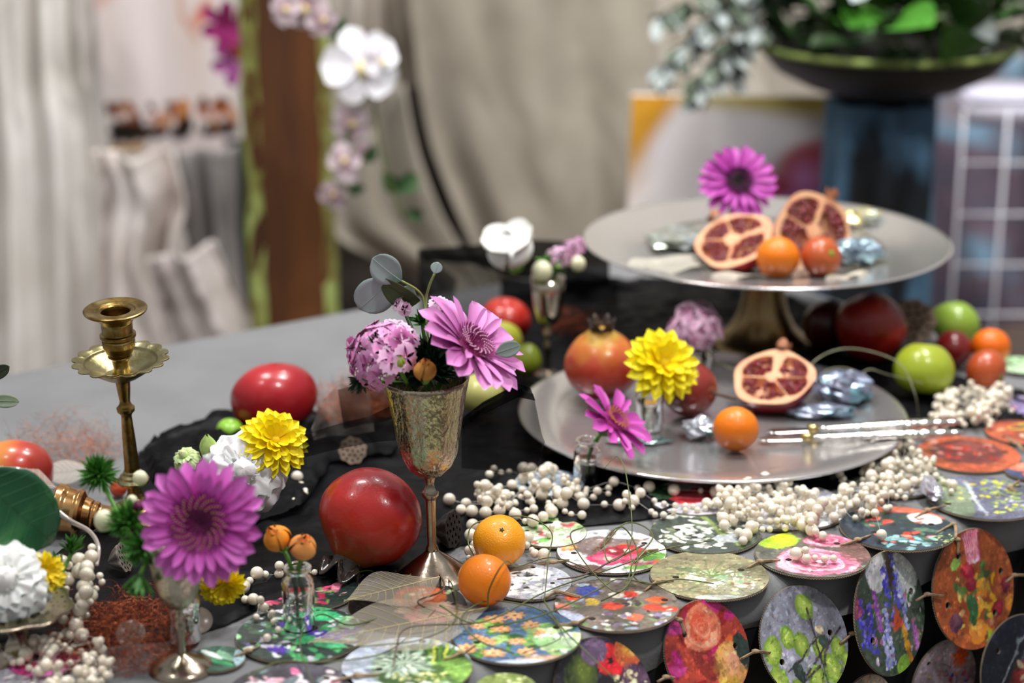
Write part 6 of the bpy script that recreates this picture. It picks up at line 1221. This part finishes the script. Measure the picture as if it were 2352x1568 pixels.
NP += garland('pearls pouring down from the green sprig past the pierced dish at the left', strands=[
    ([(205, 1262, TT + .075), (200, 1330, TT + .07), (190, 1385, TT + .05), (165, 1440, TT + .025), (150, 1470, TT + .012)], .009, 1.0), ([(130, 1285, TT + .06), (165, 1300, TT + .068), (195, 1340, TT + .062), (180, 1400, TT + .045), (175, 1470, TT + .015)], .010, .7),
    ([(150, 1320, TT + .06), (160, 1370, TT + .05), (150, 1420, TT + .03), (160, 1470, TT + .014)], .011, .5), ([(225, 1325, TT + .06), (232, 1335, TT + .05), (215, 1350, TT + .045), (205, 1400, TT + .04), (180, 1430, TT + .02)], .012, .4), ([(175, 1280, TT + .07), (190, 1300, TT + .07), (210, 1330, TT + .06), (200, 1360, TT + .05)], .009, .8)], seed=5)
NP += garland('pearl heap in the bottom left corner by the small goblet foot', strands=[([(0, 1490), (20, 1520), (60, 1540), (100, 1550)], .016, .4), ([(215, 1500), (250, 1530), (270, 1560)], .02, .4), ([(60, 1520), (100, 1480), (130, 1480)], .02, .3)],
    heaps=[([(105, 1500), (170, 1480), (235, 1500), (255, 1545), (250, 1600), (60, 1610), (90, 1550)], 80, .016)], seed=6)
NP += garland('thin pearl strand curling around the rosebud vial', strands=[([(640, 1326), (600, 1330), (575, 1345), (560, 1375), (590, 1392), (600, 1405), (625, 1425)], .012, .35), ([(600, 1405), (568, 1442)], .02, .1), ([(625, 1425), (632, 1445), (640, 1468), (608, 1472)], .014, .3), ([(640, 1326), (700, 1322), (800, 1316)], .08, 0)], seed=7)
p_ = P(622, 1425, TT + .015); 
NP += garland('few blurred pearls under the black organza left of the pomegranate', strands=[([(640, 1090), (680, 1100), (700, 1130), (690, 1160)], .014, .3), ([(620, 1130), (660, 1150), (700, 1170)], .014, .4)], seed=8, base=TT + .012)
print('pearls', NP)
# ================================================================== vines
m_vine = M('vine green', '#4f5630', '#6c7444', sc=40, rough=.6); m_vineb = M('vine brown', '#5c4c3c', '#766452', sc=40, rough=.7); m_vinep = M('vine pale', '#98967a', '#7c7a5c', sc=40, rough=.6)
def vine(pts, label, mat=None, r=.0010, z=.012, seed=0):
    rg = random.Random(seed); W = [P(q[0], q[1], TT + (q[2] if len(q) > 2 else z + rg.uniform(-.004, .010))) for q in pts]; o0 = W[0].copy()
    t = thing('curly_vine', o0, label, 'vine', 'curly vine tendrils'); mk('tendril', tube([q - o0 for q in W], r, 6, r2=r * .6, k=8), mat or m_vine, t)
vine([(1380, 1380, .01), (1440, 1345, .02), (1465, 1270, .03), (1430, 1210, .05), (1390, 1240, .05), (1400, 1290, .04), (1450, 1240, .05), (1440, 1100, .075), (1418, 1048, .085), (1388, 1075, .08)], 'tall curly vine tendril arching up beside the small vial', seed=1)
vine([(1010, 1390), (1100, 1430), (1250, 1360), (1330, 1330), (1420, 1300, .02), (1530, 1260, .02), (1640, 1240)], 'vine running from the front orange to the white blossom disc', seed=2)
vine([(870, 1420), (800, 1435), (740, 1410), (700, 1440), (690, 1490), (720, 1568), (760, 1620)], 'vine curling off the skeleton leaf past the purple bloom disc', seed=3)
vine([(780, 1330), (850, 1310), (900, 1350), (960, 1310), (1030, 1330), (1050, 1400), (1030, 1440), (960, 1470), (880, 1480), (760, 1490)], 'vine looping across the skeleton leaf', seed=4)
vine([(1120, 1395), (1125, 1350, .045), (1160, 1290, .075), (1190, 1300, .02), (1270, 1280, .03), (1360, 1310)], 'vine arching over the front orange', seed=5)
vine([(1090, 1280), (1075, 1240, .03), (1095, 1200, .045), (1200, 1185, .05), (1265, 1220, .04), (1260, 1280, .02), (1250, 1380)], 'vine ring around the two oranges', seed=6)
vine([(1250, 1380), (1290, 1440), (1350, 1500), (1420, 1568, -.0), (1450, 1600, -.01)], 'vine falling over the daisy disc to the front edge', seed=7)
vine([(1380, 1260), (1440, 1200, .03), (1500, 1230, .02), (1450, 1300), (1480, 1340), (1560, 1330), (1640, 1340)], 'vine between the poppy meadow disc and the tan disc', seed=8)
vine([(1000, 1300), (1020, 1340), (1010, 1360), (960, 1380), (990, 1400), (1090, 1430), (940, 1440), (910, 1490), (905, 1540)], 'brown kinked vine crossing the skeleton leaf', m_vineb, .0012, seed=9)
vine([(1480, 1250), (1420, 1280), (1340, 1320), (1280, 1330)], 'brown vine twig over the red flower disc', m_vineb, .0013, seed=10)
vine([(1120, 1440), (1220, 1420), (1300, 1390), (1380, 1350), (1420, 1330), (1500, 1340, .01)], 'fine vine over the daisy and poppy discs', seed=11)
vine([(560, 1560), (640, 1520), (740, 1520), (880, 1500), (960, 1440), (1000, 1400)], 'fine vine over the discs at the lower left middle', seed=12)
vine([(1180, 1500), (1100, 1470), (1060, 1420), (1120, 1380), (1240, 1400), (1290, 1460), (1200, 1500)], 'loop of vine on the daisy disc', seed=13)
vine([(1340, 1210), (1310, 1230, .03), (1350, 1300, .02), (1420, 1360), (1450, 1300, .02), (1440, 1240, .03)], 'loop of vine on the red flower disc', seed=14)
vine([(1830, 905, .05), (1870, 830, .08), (1950, 800, .09), (2060, 830, .08), (2100, 900, .05), (2110, 960, .01)], 'pale wire-like tendril arching from the platter over the green apple', m_vinep, .0011, seed=15)
vine([(1850, 900, .04), (1900, 850, .06), (1960, 850, .06), (2000, 890, .05), (1930, 900, .04)], 'pale tendril loop behind the iridescent foil on the platter', m_vinep, .0010, seed=16)
vine([(1950, 900, .04), (1990, 850, .07), (2040, 860, .06), (2120, 880, .05)], 'pale tendril between the platter and the green apple', m_vinep, .0010, seed=17)
vine([(1640, 830, .05), (1700, 850, .05), (1760, 840, .05), (1820, 850, .045)], 'pale straight twig behind the half pomegranate on the platter', m_vinep, .0012, seed=18)
# ================================================================== copper wool
m_cw = M('copper wire', '#b8643c', '#e09068', sc=60, rough=.3, metal=1); m_cwd = M('dark copper wire', '#8a4028', '#c06a48', sc=60, rough=.3, metal=1)
def wool(px, py, rx, ry, h, n, label, mat, seed, wr=.00022, z0=TT + .004, flat=0.0):
    rg = random.Random(seed); c_ = P(px, py, z0); t = thing('copper_wool', c_, label, 'copper wool', 'copper wire wool'); gs = []
    for _ in range(n):
        a = rg.random() * 6.28; q = math.sqrt(rg.random()); p = Vector((rx * q * math.cos(a), ry * q * math.sin(a), rg.random() * h * (1.1 - q))); d = Vector((rg.gauss(0, 1), rg.gauss(0, 1), rg.gauss(0, .5) * (1 - flat))).normalized(); pts = []
        for k in range(9):
            pts.append(p.copy()); d = (d + Vector((rg.gauss(0, .5), rg.gauss(0, .5), rg.gauss(0, .4)))).normalized(); p = p + d * .007
            e = math.hypot(p.x / rx, p.y / ry)
            if e > 1: p.x /= e; p.y /= e
            p.z = min(max(p.z, 0), h)
        gs.append(tube(pts, wr, 3, cap=False))
    tag(mk('strands', join(*gs), mat, t), kind='stuff')
wool(150, 1045, .075, .06, .06, 330, 'airy puff of copper wire on the grey cloth behind the green sprig', m_cw, 1, .00016)
wool(285, 1470, .078, .085, .035, 900, 'matted copper wire wool behind the small goblet', m_cwd, 2, .00022, flat=.6)
wool(830, 955, .060, .06, .055, 900, 'copper wire wool under sheer black fabric left of the hammered goblet', m_cw, 3, .00026, z0=TT + .018)
wool(1320, 760, .05, .04, .03, 200, 'copper wire wool in the shade behind the upright pomegranate', m_cwd, 5, .00025)
# ================================================================== skeleton leaves
def skel(px, py, L, W, ang, label, z=.011, alpha=.33, c='#cfc4ae', bend=0.0, z3=0.0, tilt=0.0, c2=None, obj_z=None):
    p = P(px, py, (obj_z or TT) + z); t = thing('skeleton_leaf', p, label, 'leaf', 'skeleton leaves', rot=Quaternion((0, 0, 1), ang) @ Quaternion((0, 1, 0), -tilt))
    mm = M('skeleton leaf ' + c + str(alpha), c, c2 or '#d8cfc0', sc=400, rough=.8, alpha=alpha, bump=.4, bsc=500); mv = M('leaf vein ' + c, '#d0c294' if c == '#cfc4ae' else '#cfc8bc', rough=.8)
    def wf(u): return W * max(0.02, (math.sin(min(1, u / .42) * PI / 2) if u < .42 else (1 - ((u - .42) / .58) ** 1.6)))
    hz = lambda u, v: bend * L * (u - .5) ** 2 + .0035 * math.sin(u * 9) * v + z3 * u
    g = grid(26, 10, lambda u, v: (L * u, wf(u) * (v * 2 - 1), hz(u, v * 2 - 1))); mk('blade', g, mm, t)
    vs = [tube([(L * k / 16, 0, hz(k / 16, 0) + .0005) for k in range(17)], .0008, 5, r2=.0003)]
    for k in range(1, 13):
        u0 = k / 14
        for s in (-1, 1): vs.append(tube([(L * (u0 + .14 * q), wf(min(1, u0 + .14 * q)) * s * q * .96, hz(u0 + .14 * q, s * q) + .0004) for q in [j / 6 for j in range(7)] if u0 + .14 * q < 1], .0003, 4, cap=False))
    mk('veins', join(*vs), mv, t)
skel(1120, 1395, .205, .060, math.radians(205), 'large pale skeleton leaf spread over the discs beside the oranges')
skel(1010, 1325, .12, .045, math.radians(212), 'upper skeleton leaf overlapping the goblet foot', z=.016)
skel(130, 1120, .13, .05, math.radians(172), 'blush skeleton leaf draped over the mango at the left edge', z=.05, alpha=.45, c='#d8c0b0', z3=.02)
skel(240, 1075, .10, .035, math.radians(195), 'pale skeleton leaf lying between the mango and the candlestick', z=.02, alpha=.4, c='#d8ccc4')
skel(1395, 1068, .19, .022, math.radians(-8), 'pale dried leaf tucked under the front rim of the platter', z=.006, alpha=.96, c='#cabdae', c2='#dcd2c4')
skel(1630, 632, .12, .012, math.radians(0), 'pale dried petal strip at the front of the cake stand fruit', z=.004, alpha=.95, c='#dcc8b4', obj_z=SZ - .010)
skel(1895, 640, .075, .014, math.radians(25), 'cream dried petal strip right of the tomato on the cake stand', z=.004, alpha=.95, c='#e0d8b8', obj_z=SZ - .010)
skel(1440, 620, .14, .05, math.radians(30), 'faded skeleton leaf on the left of the cake stand plate', z=.006, alpha=.6, c='#c8c6b4', obj_z=SZ - .008)
# ================================================================== iridescent crumpled foil pieces
def foil(px, py, rx, ry, h, label, z0, seed, c=('#a8b4c4', '#c8c4dc', '#88a8b4')):
    p = P(px, py, z0); t = thing('iridescent_foil', p, label, 'foil', 'crumpled iridescent foil')
    def d(q): k = 1 + .38 * fbm(q.x * 2 + seed, q.y * 2, q.z * 2, 3); return Vector((q.x * rx * k, q.y * ry * k, (q.z * h * k + h)))
    g = sphere(1, 22, 12, d); V = [Vector((v.x, v.y, max(v.z, .0006))) for v in g[0]]
    mk('foil', (V, g[1]), M('foil ' + c[0], c[0], ramp=[(.3, c[0]), (.5, c[1]), (.65, c[2])], sc=40, rough=.25, metal=.55, film=450, coat=.4, bump=.4, bsc=80), t, smooth=False)
foil(1608, 1003, .022, .02, .013, 'iridescent crumpled foil left of the platter mandarin', PZ, 1, ('#b8bcc8', '#d8d8e4', '#98c4c4'))
foil(1465, 1015, .040, .014, .004, 'flat silvery green foil in front of the clear vial on the platter', PZ, 2, ('#8a9a94', '#a8b0a8', '#6c8488'))
foil(1935, 920, .040, .036, .020, 'blue lavender foil piece behind the knife handles', PZ, 3, ('#8494ac', '#9a98b0', '#7cb0c0'))
foil(1880, 955, .045, .02, .008, 'grey blue foil lying between half pomegranate and knives', PZ, 4, ('#7c8ca0', '#8a889c', '#5c7484'))
foil(1970, 605, .036, .024, .018, 'blue grey foil on the right of the cake stand', SZ - .0115, 5, ('#6c7c8c', '#8494a4', '#a4c4c8'))
foil(1975, 515, .040, .03, .012, 'golden foil crumple at the back right of the cake stand', SZ - .0115, 6, ('#c8b878', '#dcd0a0', '#b8c4c8'))
foil(1555, 560, .045, .05, .010, 'silver green crumpled foil at the left of the cake stand', SZ - .0115, 7, ('#8a8e80', '#b4b8ac', '#c8ccd0'))
foil(2140, 1140, .012, .03, .010, 'small silvery foil shard below the right pearl heap', TT + .009, 8, ('#a8a4b0', '#d0ccd8', '#b8c0c4'))
pp = P(1675, 1138, TT + .02); gb = thing('grey_button', pp, 'small ridged grey button resting among the pearls', 'button', rot=aim((-.1, -.7, .6)))
mk('button', lathe([(.0005, -.003), (.008, -.002), (.0085, 0), (.0078, .0018), (.006, .0012), (.0045, .0022), (.0025, .0012), (.0005, .002)], 28), M('button grey', '#6c6c78', '#8a8a96', sc=90, rough=.4, metal=.4), gb)
# ================================================================== two table knives
def knife(a, b_, label, seed):
    A_, B_ = P(*a, PZ + .005), P(*b_, PZ + .012); d = (B_ - A_); L = d.length; q = Vector((1, 0, 0)).rotation_difference(d.normalized())
    t = thing('table_knife', A_, label, 'knife', 'silver table knives', rot=q); Lh = L * .74
    def hd(u, v):
        a = v * 2 * PI; w_ = .0095 * (.75 + .25 * math.cos(u * PI * 2 + 2.5)) * (1 if .02 < u < .97 else .6) * (1 + .10 * math.sin(u * 60) * (1 if u > .7 or u < .12 else .15))
        return (L - Lh + Lh * u, w_ * math.cos(a), w_ * .7 * math.sin(a))
    mk('handle', grid(60, 18, hd, cv=True), M('knife silver', '#dcd8d0', rough=.14, metal=1, bump=.4, bsc=160), t)
    mk('ferrule', join(tube([(L - Lh - .012, 0, 0), (L - Lh + .002, 0, 0)], .0058, 16), *[tube([(L - Lh - x_, 0, 0), (L - Lh - x_ + .002, 0, 0)], .0070, 16) for x_ in (.010, .004)]), M('ferrule gold silver', '#d8c488', rough=.2, metal=1), t)
    Lb = L - Lh - .011
    def bd(u, v):
        s = v * 2 - 1; wd = .0088 * (min(1, (u / .18)) ** .5 if u < .18 else 1); return (Lb * u, wd * s - .001, .0007 * (1 - abs(s)))
    g = grid(20, 6, bd); ob = mk('blade', g, M('blade steel', '#d4d2cc', rough=.12, metal=1), t); ob.modifiers.new('t', 'SOLIDIFY').thickness = .0012
knife((1740, 1008), (2212, 992), 'front silver table knife with ornate handle resting across the platter rim', 1)
knife((1760, 990), (2205, 968), 'rear silver table knife with ornate handle resting across the platter rim', 2)
# ================================================================== pierced dish at the left edge
def pierced():
    c_ = P(38, 1395, TT + .055); r = 125 * ms(c_)
    t = thing('pierced_dish', (c_.x, c_.y, TT), 'low silver dish with a pierced lobed rim at the left edge', 'dish')
    bm = bmesh.new(); edges = []; z = .052
    def loop(pts):
        vs = [bm.verts.new((x, y, z)) for x, y in pts]; edges.extend(bm.edges.new((vs[i], vs[(i + 1) % len(vs)])) for i in range(len(vs)))
    def orad(a): return r * (1 + .05 * math.cos(a * 8))
    loop([(orad(a) * math.cos(a), orad(a) * math.sin(a)) for a in [k * 2 * PI / 120 for k in range(120)]]); hs = []
    for k in range(24):
        a = k * 2 * PI / 24 + .05; hs.append((.88, a, .04, .028)); hs.append((.76, a + .12, .022, .014)); hs.append((.66, a, .03 if k % 2 else .018, .03))
    for q, a, ra, rb in hs:
        cx_, cy_ = q * r * math.cos(a), q * r * math.sin(a); loop([(cx_ + r * (ra * math.cos(b_) * -math.sin(a) + rb * math.sin(b_) * math.cos(a)), cy_ + r * (ra * math.cos(b_) * math.cos(a) + rb * math.sin(b_) * math.sin(a))) for b_ in [j * 2 * PI / 9 for j in range(9)]])
    bmesh.ops.triangle_fill(bm, use_beauty=True, edges=edges)
    kill = [f for f in bm.faces if any(math.hypot(f.calc_center_median().x - q * r * math.cos(a), f.calc_center_median().y - q * r * math.sin(a)) < r * .6 * min(ra, rb) for q, a, ra, rb in hs)]
    if kill: bmesh.ops.delete(bm, geom=kill, context='FACES_ONLY')
    for v in bm.verts: q = math.hypot(v.co.x, v.co.y) / r; v.co.z += .010 * q * q - .006
    bm.verts.index_update(); V = [v.co.copy() for v in bm.verts]; Fc = [tuple(v.index for v in f.verts) for f in bm.faces]; bm.free()
    mm = M('pierced silver', '#c8b878', '#d0ccc0', sc=20, rough=.25, metal=1)
    o = mk('rim', (V, Fc), mm, t, smooth=False); o.modifiers.new('t', 'SOLIDIFY').thickness = .0014
    ring = [(orad(a) * math.cos(a), orad(a) * math.sin(a), z + .004) for a in [k * 2 * PI / 120 for k in range(121)]]; mk('edge_bead', tube(ring, .0016, 6, cap=False), m_silver, t)
    mk('foot', lathe([(.001, 0), (.036, 0), (.036, .003), (.016, .010), (.010, .024), (.018, .040), (r * .58, .0475), (.001, .048)], 40), m_silver, t)
pierced()
# curved clear handle over the leaf
W = [P(-30, 1150, TT + .13), P(60, 1142, TT + .128), P(110, 1158, TT + .12), P(160, 1195, TT + .105), P(205, 1220, TT + .09), P(226, 1255, TT + .075), P(222, 1300, TT + .06)]
t = thing('curved_handle', W[0], 'curved clear silvery handle arching in front of the dark green leaf', 'handle'); mk('handle', tube([q - W[0] for q in W], .0034, 12, r2=.0022, k=8), M('clear acrylic', '#cdbfb6', rough=.12, metal=.35, coat=.6), t)
# brown speckled crystals on the mesh, glass sequins
for i, (x, y) in enumerate(((455, 1425), (300, 1455))):
    q = P(x, y, TT + .02); t = thing('sequin', q, 'round translucent sequin on the copper wool' if i else 'round translucent sequin beside the half hidden vial', 'sequin', rot=aim((.1, -.6, .7))); mk('sequin', lathe([(.0005, 0), (.015, 0), (.0155, .0006), (.015, .001), (.0005, .0008)], 28), M('sequin', '#a89888', rough=.2, alpha=.28), t)
